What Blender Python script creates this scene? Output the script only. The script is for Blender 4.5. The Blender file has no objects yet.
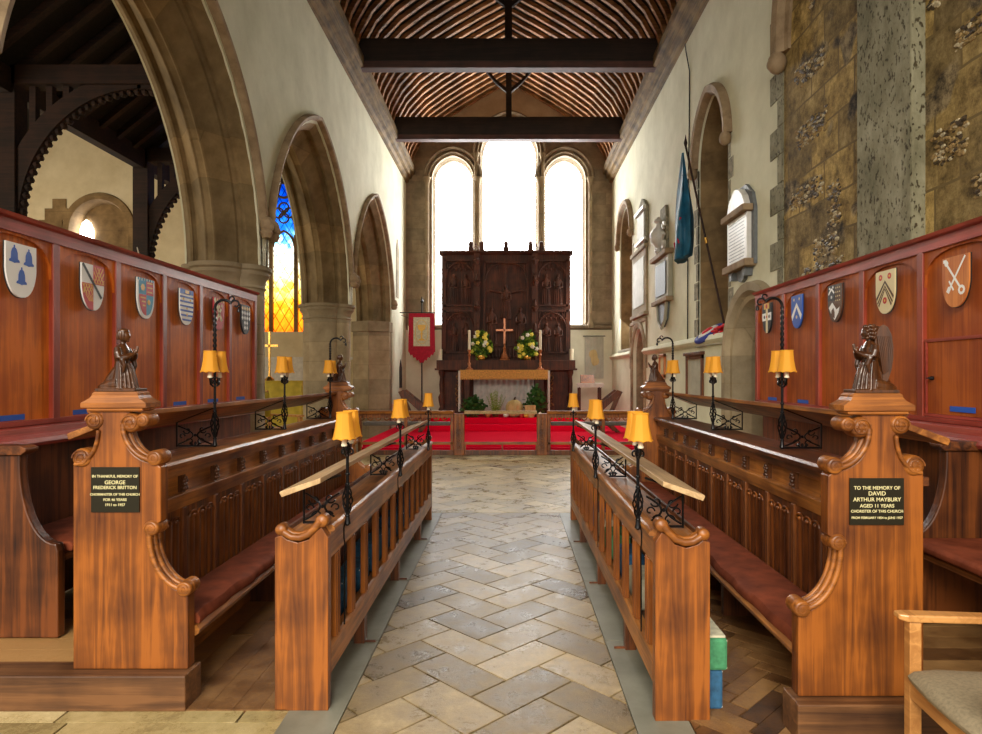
import bpy, bmesh, math, random
from math import sin, cos, pi, sqrt, atan2
from mathutils import Vector, Matrix
random.seed(7)
sc = bpy.context.scene
col = sc.collection
F, VX, VY, CH = 650.0, 510.0, 375.0, 1.55      # focal length (px), vanishing point, camera height

# ------------------------------------------------------------------ materials
def new_mat(name):
    m = bpy.data.materials.new(name); m.use_nodes = True
    nt = m.node_tree; b = nt.nodes['Principled BSDF']
    return m, nt, b
def N(nt, t, **kw):
    n = nt.nodes.new(t)
    for k, v in kw.items():
        if k in n.inputs: n.inputs[k].default_value = v
        else: setattr(n, k, v)
    return n
def ramp(nt, stops, fac=None):
    r = nt.nodes.new('ShaderNodeValToRGB')
    e = r.color_ramp.elements
    while len(e) < len(stops): e.new(0.5)
    for el, (p, c) in zip(e, stops):
        el.position = p; el.color = (c[0], c[1], c[2], 1)
    if fac is not None: nt.links.new(fac, r.inputs[0])
    return r
def coords(nt, scale=(1, 1, 1), rot=(0, 0, 0)):
    t = nt.nodes.new('ShaderNodeTexCoord'); m = nt.nodes.new('ShaderNodeMapping')
    m.inputs['Scale'].default_value = scale; m.inputs['Rotation'].default_value = rot
    nt.links.new(t.outputs['Object'], m.inputs[0])
    return m.outputs[0]
def bump(nt, b, h, strength=.3, dist=.01):
    n = N(nt, 'ShaderNodeBump', Strength=strength, Distance=dist)
    nt.links.new(h, n.inputs['Height']); nt.links.new(n.outputs[0], b.inputs['Normal'])
def plain(name, c, rough=.5, metal=0.0, noise=0.0, nscale=20, emis=0):
    m, nt, b = new_mat(name)
    b.inputs['Roughness'].default_value = rough; b.inputs['Metallic'].default_value = metal
    if noise:
        n = N(nt, 'ShaderNodeTexNoise', Scale=nscale, Detail=4.0)
        nt.links.new(coords(nt), n.inputs[0])
        lo = [max(0, x * (1 - noise)) for x in c]; hi = [min(1, x * (1 + noise)) for x in c]
        r = ramp(nt, [(.3, lo), (.7, hi)], n.outputs[0])
        nt.links.new(r.outputs[0], b.inputs['Base Color']); bump(nt, b, n.outputs[0], .15, .004)
    else: b.inputs['Base Color'].default_value = (*c, 1)
    if emis:
        b.inputs['Emission Color'].default_value = (*c, 1); b.inputs['Emission Strength'].default_value = emis
    return m
def wood(name, dark, light, axis='Z', rough=.42, scale=1.0, coat=.08):
    m, nt, b = new_mat(name)
    s = [26 * scale] * 3; s['XYZ'.index(axis)] = 1.1 * scale
    v = coords(nt, tuple(s))
    n = N(nt, 'ShaderNodeTexNoise', Scale=1.0, Detail=6.0, Roughness=.62, Distortion=.8)
    nt.links.new(v, n.inputs[0])
    n2 = N(nt, 'ShaderNodeTexNoise', Scale=3.2, Detail=3.0)
    nt.links.new(coords(nt), n2.inputs[0])
    mx = N(nt, 'ShaderNodeMath', operation='MULTIPLY_ADD'); mx.inputs[1].default_value = .75
    nt.links.new(n2.outputs[0], mx.inputs[0]); nt.links.new(n.outputs[0], mx.inputs[2])
    mid = [(a + c) / 2 for a, c in zip(dark, light)]
    r = ramp(nt, [(.62, dark), (.86, mid), (1.0, light)], mx.outputs[0])
    nt.links.new(r.outputs[0], b.inputs['Base Color'])
    b.inputs['Roughness'].default_value = rough
    b.inputs['Coat Weight'].default_value = coat; b.inputs['Coat Roughness'].default_value = .22
    bump(nt, b, n.outputs[0], .12, .004)
    return m
def stone(name, a, c, scale=3.0, rough=.85, brick=None, mortar=(.25, .2, .14), bs=.4, plane='yz'):
    m, nt, b = new_mat(name)
    v = coords(nt)
    n = N(nt, 'ShaderNodeTexNoise', Scale=scale, Detail=8.0, Roughness=.65)
    nt.links.new(v, n.inputs[0])
    r = ramp(nt, [(.32, a), (.68, c)], n.outputs[0]); out = r.outputs[0]
    hh = n.outputs[0]
    if brick:
        sp = nt.nodes.new('ShaderNodeSeparateXYZ'); cb = nt.nodes.new('ShaderNodeCombineXYZ')
        nt.links.new(v, sp.inputs[0])
        nt.links.new(sp.outputs['Y' if plane == 'yz' else 'X'], cb.inputs[0]); nt.links.new(sp.outputs['Z'], cb.inputs[1])
        k = N(nt, 'ShaderNodeTexBrick'); k.inputs['Scale'].default_value = 1.0
        k.inputs['Brick Width'].default_value = brick[0]; k.inputs['Row Height'].default_value = brick[1]
        k.inputs['Mortar Size'].default_value = .007; k.inputs['Mortar Smooth'].default_value = .3
        k.inputs['Color1'].default_value = (.72, .72, .72, 1); k.inputs['Color2'].default_value = (1.15, 1.1, 1.05, 1)
        k.inputs['Mortar'].default_value = (.75, .72, .66, 1)
        nt.links.new(cb.outputs[0], k.inputs[0])
        mm = nt.nodes.new('ShaderNodeMixRGB'); mm.blend_type = 'MULTIPLY'; mm.inputs[0].default_value = .8
        nt.links.new(out, mm.inputs[1]); nt.links.new(k.outputs[0], mm.inputs[2]); out = mm.outputs[0]
    nt.links.new(out, b.inputs['Base Color']); b.inputs['Roughness'].default_value = rough
    bump(nt, b, hh, bs, .02)
    return m

M = {}
M['oak_v'] = wood('oak upright grain', (.058, .012, .003), (.36, .105, .013), 'Z')
M['oak_y'] = wood('oak long grain', (.12, .032, .006), (.50, .19, .038), 'Y')
M['oak_x'] = wood('oak cross grain', (.09, .022, .004), (.42, .14, .022), 'X')
M['oakmid_v'] = wood('mid oak upright grain', (.04, .010, .003), (.30, .090, .016), 'Z')
M['oakdark_v'] = wood('dark oak upright grain', (.020, .005, .002), (.19, .052, .010), 'Z')
M['oakdark_y'] = wood('dark oak long grain', (.03, .008, .003), (.22, .065, .014), 'Y')
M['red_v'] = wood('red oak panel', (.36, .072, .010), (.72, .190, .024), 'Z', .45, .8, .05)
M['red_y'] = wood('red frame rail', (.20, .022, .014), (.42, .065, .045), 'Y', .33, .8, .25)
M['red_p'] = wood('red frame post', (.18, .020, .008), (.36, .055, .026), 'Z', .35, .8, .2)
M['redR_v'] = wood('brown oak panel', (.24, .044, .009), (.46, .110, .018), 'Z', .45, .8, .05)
M['tan'] = wood('pale worn board', (.34, .20, .09), (.62, .42, .22), 'Y', .4, 1, .15)
M['carved'] = wood('carved walnut', (.018, .005, .002), (.10, .032, .008), 'Z', .3, 2, .3)
M['altarwood'] = wood('reredos oak', (.016, .004, .002), (.11, .026, .008), 'Z', .65, 1.5, 0)
M['beam'] = wood('blackish beam', (.008, .005, .004), (.028, .014, .010), 'X', .6, 1, 0)  # blackish brown wood of tie beams, king posts and braces
M['beamred'] = wood('beam lower chamfer', (.03, .008, .006), (.09, .025, .018), 'X', .6, 1, 0)
M['rafter'] = wood('pale rafter', (.10, .04, .014), (.48, .23, .09), 'X', .7, .7, 0)
M['plate'] = wood('wall plate oak', (.045, .026, .008), (.22, .135, .045), 'Y', .75, 1, 0)
M['board'] = plain('roof boarding', (.007, .0035, .0025), .9, noise=.5)
M['darkbeam'] = wood('chapel roof timber', (.006, .0025, .0015), (.035, .012, .006), 'X', .8, 1, 0)
M['chairwood'] = wood('beech chair', (.36, .14, .035), (.66, .32, .10), 'Y', .3)
M['plinth'] = wood('scuffed plinth oak', (.05, .018, .007), (.20, .085, .03), 'X', .5)
M['plaster'] = stone('cream plaster', (.62, .60, .43), (.80, .78, .60), 1.3, .9, bs=.12)
M['plasterwarm'] = stone('warm plaster', (.62, .50, .30), (.80, .68, .46), 1.2, .9, bs=.08)
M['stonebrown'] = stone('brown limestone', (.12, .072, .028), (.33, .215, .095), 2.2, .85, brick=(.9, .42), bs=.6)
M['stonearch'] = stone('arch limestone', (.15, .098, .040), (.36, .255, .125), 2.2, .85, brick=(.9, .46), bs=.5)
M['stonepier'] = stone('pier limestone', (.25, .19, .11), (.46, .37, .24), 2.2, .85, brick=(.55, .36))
M['stoneeast'] = stone('east wall stone', (.17, .13, .08), (.38, .30, .20), 2.5, .85, brick=(.7, .34), plane='xz')
M['stonepink'] = stone('warm dressed stone', (.20, .13, .07), (.42, .30, .18), 4, .8)
M['stonegrey'] = stone('tooled grey stone', (.13, .115, .075), (.40, .36, .26), 14, .9, bs=1.0)
M['kerb'] = stone('smooth grey kerb', (.16, .155, .115), (.27, .26, .20), 3, .45, bs=.1)
M['iron'] = plain('black wrought iron', (.012, .011, .012), .28, .6)
M['brass'] = plain('brass', (.75, .42, .10), .25, 1)
M['copperwood'] = plain('polished copper wood', (.42, .14, .05), .3, .3)
M['candle'] = plain('ivory candle', (.85, .78, .58), .5)
M['cushion'] = plain('red brown cushion', (.21, .050, .022), .75, noise=.35, nscale=9)
M['carpet'] = plain('red carpet', (.80, .003, .035), .95, noise=.12, nscale=60)
M['white'] = plain('white paint', (.93, .92, .90), .5)
M['blue'] = plain('blue paint', (.02, .10, .50), .45)
M['tape'] = plain('blue masking tape', (.015, .10, .52), .6)
M['skyblue'] = plain('turquoise paint', (.03, .28, .48), .45)
M['red'] = plain('red paint', (.55, .02, .02), .45)
M['crimson'] = plain('crimson cloth', (.42, .006, .03), .85, noise=.2)
M['gold'] = plain('gold paint', (.75, .45, .06), .4)
M['cream'] = plain('cream paint', (.78, .66, .38), .5)
M['black'] = plain('black paint', (.012, .012, .014), .5)
M['orange'] = wood('orange varnish', (.45, .10, .02), (.72, .26, .07), 'Z', .3)
M['plaque'] = plain('bronze plaque', (.022, .018, .008), .4, .3)
M['letters'] = plain('gilt letters', (.80, .72, .38), .5)
for k_ in ('red_v', 'redR_v'): M[k_].node_tree.nodes['Principled BSDF'].inputs['Specular IOR Level'].default_value = .2
for k_ in ('carpet', 'cushion'): M[k_].node_tree.nodes['Principled BSDF'].inputs['Specular IOR Level'].default_value = .08
M['goldcloth'] = plain('gold altar cloth', (.62, .33, .07), .7, noise=.3, nscale=30)
M['linen'] = plain('white linen', (.70, .66, .60), .9, noise=.12, nscale=12)
M['kneeler'] = plain('blue kneeler cloth', (.03, .12, .24), .85, noise=.3, nscale=30)
M['greenk'] = plain('green kneeler cloth', (.06, .26, .12), .85, noise=.3, nscale=30)
M['creamk'] = plain('cream kneeler cloth', (.62, .58, .42), .85, noise=.2, nscale=30)
M['leaf'] = plain('dark green leaf', (.035, .12, .02), .5, noise=.5, nscale=20)
M['leaf2'] = plain('yellow green leaf', (.22, .34, .03), .5, noise=.3, nscale=20)
M['petal'] = plain('yellow petal', (.85, .72, .10), .6)
M['petalw'] = plain('white petal', (.85, .82, .70), .6)
M['flag'] = plain('blue flag silk', (.005, .085, .16), .6, noise=.4, nscale=6)
M['greencloth'] = plain('yellow green cloth', (.62, .48, .06), .8, noise=.15, nscale=8)
M['marble'] = stone('white marble', (.60, .57, .52), (.82, .80, .76), 5, .35, bs=.05)
M['slate'] = plain('slate', (.13, .14, .15), .5, noise=.2)
M['tabletstone'] = stone('tablet stone', (.36, .34, .26), (.50, .48, .38), 4, .6, bs=.05)
M['seatfabric'] = plain('beige seat fabric', (.30, .24, .15), .95, noise=.18, nscale=90)
M['greyfab'] = plain('grey cushion', (.12, .10, .085), .8, noise=.2)
M['wicker'] = wood('pumpkin rind', (.45, .30, .10), (.62, .48, .22), 'Z', .6)
M['wreathblue'] = plain('wreath blue', (.03, .05, .30), .7, noise=.3, nscale=80)
M['poppy'] = plain('poppy red', (.60, .01, .02), .7, noise=.3, nscale=80)
M['grout'] = plain('floor joint', (.07, .055, .03), .9, noise=.2)

def shade_mat():
    m, nt, b = new_mat('amber lamp shade silk')
    b.inputs['Base Color'].default_value = (.95, .50, .045, 1); b.inputs['Roughness'].default_value = .7
    t = N(nt, 'ShaderNodeBsdfTranslucent'); t.inputs[0].default_value = (1, .58, .05, 1)
    mx = N(nt, 'ShaderNodeMixShader'); mx.inputs[0].default_value = .4
    nt.links.new(b.outputs[0], mx.inputs[1]); nt.links.new(t.outputs[0], mx.inputs[2])
    nt.links.new(mx.outputs[0], nt.nodes['Material Output'].inputs[0])
    return m
M['shade'] = shade_mat()

def tile_mat(name, stops, rough=(.28, .6)):
    m, nt, b = new_mat(name)
    a = nt.nodes.new('ShaderNodeAttribute'); a.attribute_name = 'tone'
    n = N(nt, 'ShaderNodeTexNoise', Scale=4.0, Detail=12.0, Roughness=.78)
    nt.links.new(coords(nt), n.inputs[0])
    ad = N(nt, 'ShaderNodeMath', operation='MULTIPLY_ADD'); ad.inputs[1].default_value = 1.0; ad.use_clamp = True
    nt.links.new(n.outputs[0], ad.inputs[0]); nt.links.new(a.outputs['Fac'], ad.inputs[2])
    r = ramp(nt, stops, ad.outputs[0]); nt.links.new(r.outputs[0], b.inputs['Base Color'])
    rr = ramp(nt, [(.35, (rough[0],) * 3), (.7, (rough[1],) * 3)], n.outputs[0])
    nt.links.new(rr.outputs[0], b.inputs['Roughness'])
    bump(nt, b, n.outputs[0], .5, .014)
    return m
M['tiles'] = tile_mat('worn paving', [(.36, (.065, .042, .018)), (.62, (.21, .145, .065)), (.80, (.36, .26, .13)), (1, (.60, .46, .26))], (.2, .55))
M['slabs'] = tile_mat('ochre slabs', [(.36, (.15, .105, .04)), (.62, (.42, .32, .14)), (.82, (.62, .49, .25)), (1, (.82, .68, .40))], (.2, .5))
M['planks'] = tile_mat('worn floorboards', [(.42, (.04, .016, .006)), (.66, (.17, .075, .024)), (1, (.46, .25, .09))])

def pitted_mat():
    m, nt, b = new_mat('pitted tooled stone')
    v = coords(nt, (1, 1, .55))
    n = N(nt, 'ShaderNodeTexNoise', Scale=3.0, Detail=10.0, Roughness=.7); nt.links.new(v, n.inputs[0])
    r = ramp(nt, [(.35, (.13, .118, .065)), (.5, (.25, .23, .145)), (.68, (.40, .375, .265))], n.outputs[0])
    p = N(nt, 'ShaderNodeTexNoise', Scale=42.0, Detail=2.0, Roughness=.5); nt.links.new(v, p.inputs[0])
    k = ramp(nt, [(.59, (1, 1, 1)), (.66, (.25, .2, .14))], p.outputs[0])
    mm = nt.nodes.new('ShaderNodeMixRGB'); mm.blend_type = 'MULTIPLY'; mm.inputs[0].default_value = 1
    nt.links.new(r.outputs[0], mm.inputs[1]); nt.links.new(k.outputs[0], mm.inputs[2])
    nt.links.new(mm.outputs[0], b.inputs['Base Color']); b.inputs['Roughness'].default_value = .9
    bump(nt, b, k.outputs[0], .8, .02)
    return m
M['pitted'] = pitted_mat()
def rubble_mat():
    m, nt, b = new_mat('rubble and flint masonry')
    v = coords(nt)
    sp = nt.nodes.new('ShaderNodeSeparateXYZ'); cb = nt.nodes.new('ShaderNodeCombineXYZ')
    nt.links.new(v, sp.inputs[0]); nt.links.new(sp.outputs['Y'], cb.inputs[0]); nt.links.new(sp.outputs['Z'], cb.inputs[1])
    nz = N(nt, 'ShaderNodeTexNoise', Scale=2.0, Detail=3.0); nt.links.new(v, nz.inputs[0])
    wob = nt.nodes.new('ShaderNodeMixRGB'); wob.inputs[0].default_value = .05
    nt.links.new(cb.outputs[0], wob.inputs[1]); nt.links.new(nz.outputs['Color'], wob.inputs[2])
    k = N(nt, 'ShaderNodeTexBrick'); k.inputs['Scale'].default_value = 1
    k.inputs['Brick Width'].default_value = .5; k.inputs['Row Height'].default_value = .34
    k.inputs['Mortar Size'].default_value = .012; k.inputs['Mortar Smooth'].default_value = .4
    k.inputs['Color1'].default_value = (0, 0, 0, 1); k.inputs['Color2'].default_value = (1, 1, 1, 1); k.inputs['Mortar'].default_value = (.5, .5, .5, 1)
    nt.links.new(wob.outputs[0], k.inputs[0])
    n = N(nt, 'ShaderNodeTexNoise', Scale=4.0, Detail=14.0, Roughness=.8); nt.links.new(v, n.inputs[0])
    st = ramp(nt, [(.34, (.05, .028, .008)), (.45, (.27, .19, .065)), (.55, (.52, .385, .15)), (.70, (.90, .74, .38))], n.outputs[0])
    tn = ramp(nt, [(0, (.42, .40, .42)), (1, (1.25, 1.15, .95))], k.outputs[0])
    mm = nt.nodes.new('ShaderNodeMixRGB'); mm.blend_type = 'MULTIPLY'; mm.inputs[0].default_value = 1
    nt.links.new(st.outputs[0], mm.inputs[1]); nt.links.new(tn.outputs[0], mm.inputs[2])
    mo = nt.nodes.new('ShaderNodeMixRGB'); nt.links.new(k.outputs['Fac'], mo.inputs[0])
    nt.links.new(mm.outputs[0], mo.inputs[1]); mo.inputs[2].default_value = (.20, .135, .05, 1)
    vo = N(nt, 'ShaderNodeTexVoronoi', Scale=16.0); nt.links.new(v, vo.inputs[0])
    fl = ramp(nt, [(.42, (.02, .014, .008)), (.5, (.14, .10, .05)), (.6, (.42, .32, .17))], n.outputs[0])
    ck = N(nt, 'ShaderNodeTexNoise', Scale=1.7, Detail=2.0, Roughness=.4); nt.links.new(wob.outputs[0], ck.inputs[0])
    mk = ramp(nt, [(.60, (0, 0, 0)), (.63, (1, 1, 1))], ck.outputs[0])
    fi = nt.nodes.new('ShaderNodeMixRGB'); nt.links.new(mk.outputs[0], fi.inputs[0])
    nt.links.new(mo.outputs[0], fi.inputs[1]); nt.links.new(fl.outputs[0], fi.inputs[2])
    nt.links.new(fi.outputs[0], b.inputs['Base Color']); b.inputs['Roughness'].default_value = .85
    h = nt.nodes.new('ShaderNodeMixRGB'); nt.links.new(mk.outputs[0], h.inputs[0])
    nt.links.new(n.outputs[0], h.inputs[1]); nt.links.new(n.outputs[0], h.inputs[2])
    bump(nt, b, h.outputs[0], .9, .04)
    return m
M['rubble'] = rubble_mat()

def glass_emit(name, stops, strength, lattice=False):
    m, nt, b = new_mat(name)
    nt.nodes.remove(b)
    e = N(nt, 'ShaderNodeEmission', Strength=strength)
    v = coords(nt)
    sp = nt.nodes.new('ShaderNodeSeparateXYZ'); nt.links.new(v, sp.inputs[0])
    mr = N(nt, 'ShaderNodeMapRange'); mr.inputs[1].default_value = 0; mr.inputs[2].default_value = 4.6
    nt.links.new(sp.outputs['Z'], mr.inputs[0])
    vo = N(nt, 'ShaderNodeTexVoronoi', Scale=7.0); nt.links.new(v, vo.inputs[0])
    ad = N(nt, 'ShaderNodeMath', operation='MULTIPLY_ADD'); ad.inputs[1].default_value = .12 if lattice else 0
    hs = nt.nodes.new('ShaderNodeSeparateXYZ'); nt.links.new(vo.outputs['Color'], hs.inputs[0])
    nt.links.new(hs.outputs[0], ad.inputs[0]); nt.links.new(mr.outputs[0], ad.inputs[2])
    r = ramp(nt, stops, ad.outputs[0]); out = r.outputs[0]
    if lattice:
        def saw(sign):
            a = N(nt, 'ShaderNodeMath', operation='MULTIPLY_ADD'); a.inputs[1].default_value = sign * 1.7
            nt.links.new(sp.outputs['X'], a.inputs[0]); nt.links.new(sp.outputs['Z'], a.inputs[2])
            s = N(nt, 'ShaderNodeMath', operation='MULTIPLY'); s.inputs[1].default_value = 2.4; nt.links.new(a.outputs[0], s.inputs[0])
            f = N(nt, 'ShaderNodeMath', operation='FRACT'); nt.links.new(s.outputs[0], f.inputs[0])
            g = N(nt, 'ShaderNodeMath', operation='GREATER_THAN'); g.inputs[1].default_value = .10; nt.links.new(f.outputs[0], g.inputs[0])
            return g
        g1, g2 = saw(1), saw(-1)
        mu = N(nt, 'ShaderNodeMath', operation='MULTIPLY'); nt.links.new(g1.outputs[0], mu.inputs[0]); nt.links.new(g2.outputs[0], mu.inputs[1])
        mx = nt.nodes.new('ShaderNodeMixRGB'); mx.blend_type = 'MULTIPLY'; mx.inputs[0].default_value = .75
        nt.links.new(out, mx.inputs[1]); nt.links.new(mu.outputs[0], mx.inputs[2]); out = mx.outputs[0]
    nt.links.new(out, e.inputs[0]); nt.links.new(e.outputs[0], nt.nodes['Material Output'].inputs[0])
    return m
M['sky_glass'] = glass_emit('daylit clear glass', [(0, (.95, .97, 1)), (1, (1, .98, .93))], 15.0)
M['stained'] = glass_emit('daylit stained glass', [(.0, (.95, .12, .004)), (.20, (1, .30, .01)), (.30, (1, .62, .08)), (.42, (1, .95, .60)), (.54, (1, 1, .9)), (.57, (.25, .7, 1)), (.66, (.01, .16, .9)), (.85, (.0, .03, .35)), (1, (.0, .015, .15))], 2.6, True)

# ------------------------------------------------------------------ mesh builder
class MB:
    def __init__(s, f=None): s.v = []; s.f = []; s.t = []; s.fn = f
    def add(s, vs, fs, tone=None):
        o = len(s.v); s.v += [tuple(p) for p in vs]; s.f += [tuple(i + o for i in q) for q in fs]
        s.t += [tone if tone is not None else 0.5] * len(fs); return s
    def box(s, x0, x1, y0, y1, z0, z1, tone=None):
        vs = [(x, y, z) for x in (x0, x1) for y in (y0, y1) for z in (z0, z1)]
        return s.add(vs, [(0, 1, 3, 2), (4, 6, 7, 5), (0, 4, 5, 1), (2, 3, 7, 6), (0, 2, 6, 4), (1, 5, 7, 3)], tone)
    def prism(s, poly, a, b, ax='y', tone=None):
        """poly of 2D points; ax='y' -> (x,z) swept along y; 'x' -> (y,z) along x; 'z' -> (x,y) along z"""
        def P(p, t): return {'y': (p[0], t, p[1]), 'x': (t, p[0], p[1]), 'z': (p[0], p[1], t)}[ax]
        n = len(poly); vs = [P(p, a) for p in poly] + [P(p, b) for p in poly]
        fs = [tuple(range(n)), tuple(range(2 * n - 1, n - 1, -1))] + [(i, (i + 1) % n, n + (i + 1) % n, n + i) for i in range(n)]
        return s.add(vs, fs, tone)
    def tube(s, pts, r, n=8, closed=False, caps=True, sq=False):
        pts = [Vector(p) for p in pts]; m = len(pts)
        rs = r if isinstance(r, (list, tuple)) else [r] * m
        vs = []; up = None
        for i, p in enumerate(pts):
            a = pts[(i - 1) % m] if (closed or i > 0) else p
            b = pts[(i + 1) % m] if (closed or i < m - 1) else p
            t = (b - a)
            if t.length < 1e-9: t = Vector((0, 0, 1))
            t.normalize()
            if up is None:
                up = Vector((0, 0, 1)) if abs(t.z) < .9 else Vector((0, 1, 0))
            u = up - t * up.dot(t)
            if u.length < 1e-6: u = Vector((1, 0, 0)) - t * t.x
            u.normalize(); w = t.cross(u); up = u
            for k in range(n):
                an = 2 * pi * k / n + (pi / 4 if sq else 0)
                vs.append(p + (u * cos(an) + w * sin(an)) * rs[i])
        fs = []
        for i in range(m if closed else m - 1):
            for k in range(n):
                a = i * n + k; b = i * n + (k + 1) % n; c = ((i + 1) % m) * n
                fs.append((a, b, c + (k + 1) % n, c + k))
        if not closed and caps: fs += [tuple(range(n)), tuple(range(len(vs) - 1, len(vs) - n - 1, -1))]
        return s.add(vs, fs)
    def lathe(s, prof, c, n=16, ax='z', ph=0, sx=1, sy=1):
        vs = []
        for r, h in prof:
            for k in range(n):
                a = 2 * pi * k / n + ph
                p = (r * cos(a) * sx, r * sin(a) * sy, h)
                if ax == 'y': p = (p[0], p[2], p[1])
                if ax == 'x': p = (p[2], p[0], p[1])
                vs.append((c[0] + p[0], c[1] + p[1], c[2] + p[2]))
        fs = [(i * n + k, i * n + (k + 1) % n, (i + 1) * n + (k + 1) % n, (i + 1) * n + k) for i in range(len(prof) - 1) for k in range(n)]
        fs += [tuple(range(n)), tuple(range(len(vs) - 1, len(vs) - n - 1, -1))]
        return s.add(vs, fs)
    def ell(s, c, r, n=12, m=8):
        if not isinstance(r, (tuple, list)): r = (r, r, r)
        vs = [(c[0], c[1], c[2] - r[2])]
        for i in range(1, m):
            a = -pi / 2 + pi * i / m
            for k in range(n): vs.append((c[0] + r[0] * cos(a) * cos(2 * pi * k / n), c[1] + r[1] * cos(a) * sin(2 * pi * k / n), c[2] + r[2] * sin(a)))
        vs.append((c[0], c[1], c[2] + r[2])); L = len(vs) - 1
        fs = [(0, 1 + (k + 1) % n, 1 + k) for k in range(n)] + [(L, L - n + k, L - n + (k + 1) % n) for k in range(n)]
        for i in range(m - 2):
            for k in range(n): fs.append((1 + i * n + k, 1 + i * n + (k + 1) % n, 1 + (i + 1) * n + (k + 1) % n, 1 + (i + 1) * n + k))
        return s.add(vs, fs)
    def loft(s, rings, caps=True, closed_ring=True):
        n = len(rings[0]); vs = [p for r in rings for p in r]; fs = []
        for i in range(len(rings) - 1):
            for k in range(n if closed_ring else n - 1):
                fs.append((i * n + k, i * n + (k + 1) % n, (i + 1) * n + (k + 1) % n, (i + 1) * n + k))
        if caps and closed_ring: fs += [tuple(range(n)), tuple(range(len(vs) - 1, len(vs) - n - 1, -1))]
        return s.add(vs, fs)
    def build(s, name, mat, parent=None, bevel=0, smooth=None, origin=None, recalc=True, sub=0):
        vs = [Vector(s.fn(p)) for p in s.v] if s.fn else [Vector(p) for p in s.v]
        o = Vector((0, 0, 0)); q = parent
        while q is not None: o += Vector(q.location); q = q.parent
        if parent is None:
            if origin is None:
                xs = [v.x for v in vs]; ys = [v.y for v in vs]; zs = [v.z for v in vs]
                origin = ((min(xs) + max(xs)) / 2, (min(ys) + max(ys)) / 2, min(zs))
            o = Vector(origin)
        me = bpy.data.meshes.new(name); me.from_pydata([v - o for v in vs], [], s.f); me.update()
        if any(t != .5 for t in s.t):
            at = me.attributes.new('tone', 'FLOAT', 'FACE')
            at.data.foreach_set('value', s.t)
        if recalc:
            bm = bmesh.new(); bm.from_mesh(me); bmesh.ops.recalc_face_normals(bm, faces=bm.faces); bm.to_mesh(me); bm.free()
        mats = mat if isinstance(mat, (list, tuple)) else [mat]
        for m in mats: me.materials.append(m)
        ob = bpy.data.objects.new(name, me); col.objects.link(ob)
        if parent is None: ob.location = o
        else: ob.parent = parent
        if smooth is not None:
            me.polygons.foreach_set('use_smooth', [True] * len(me.polygons))
            me.set_sharp_from_angle(angle=math.radians(smooth))
        if bevel:
            b = ob.modifiers.new('bevel', 'BEVEL'); b.width = bevel; b.segments = 2; b.limit_method = 'ANGLE'; b.angle_limit = .6
        if sub:
            b = ob.modifiers.new('sub', 'SUBSURF'); b.levels = sub; b.render_levels = sub
        return ob

def tag(o, label=None, cat=None, group=None, kind=None):
    if label: o['label'] = label
    if cat: o['category'] = cat
    if group: o['group'] = group
    if kind: o['kind'] = kind
    return o
def empty(name, loc, label=None, cat=None, group=None, kind=None):
    o = bpy.data.objects.new(name, None); col.objects.link(o); o.location = loc; o.empty_display_size = .1
    return tag(o, label, cat, group, kind)
def copy_tree(o, parent=None):
    c = o.copy(); col.objects.link(c); c.parent = parent
    for ch in list(o.children): copy_tree(ch, c)
    return c
def struct(mb, name, mat, parent=None, **kw):
    o = mb.build(name, mat, parent, **kw)
    if parent is None: o['kind'] = 'structure'
    return o
def lettering(lines, parent, mat, name='inscription'):
    """lines of (string, size, world location) as one raised mesh of letters"""
    p = Vector((0, 0, 0)); q = parent
    while q is not None: p += Vector(q.location); q = q.parent
    bm = bmesh.new()
    for body, size, loc in lines:
        cu = bpy.data.curves.new(name, 'FONT'); cu.body = body; cu.size = size; cu.align_x = 'CENTER'; cu.align_y = 'CENTER'
        cu.extrude = .0005; cu.offset = .0002
        o = bpy.data.objects.new('tmp', cu); col.objects.link(o); bpy.context.view_layer.update()
        me = bpy.data.meshes.new_from_object(o.evaluated_get(bpy.context.evaluated_depsgraph_get()))
        me.transform(Matrix.Translation(Vector(loc) - p) @ Matrix.Rotation(pi / 2, 4, 'X'))
        bm.from_mesh(me); bpy.data.objects.remove(o); bpy.data.curves.remove(cu); bpy.data.meshes.remove(me)
    me = bpy.data.meshes.new(name); bm.to_mesh(me); bm.free(); me.materials.append(mat)
    o = bpy.data.objects.new(name, me); col.objects.link(o); o.parent = parent
    return o
def spiral(c, r0, r1, a0, a1, n=14):
    return [(c[0] + (r0 + (r1 - r0) * i / n) * cos(a0 + (a1 - a0) * i / n), c[1] + (r0 + (r1 - r0) * i / n) * sin(a0 + (a1 - a0) * i / n)) for i in range(n + 1)]

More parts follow.
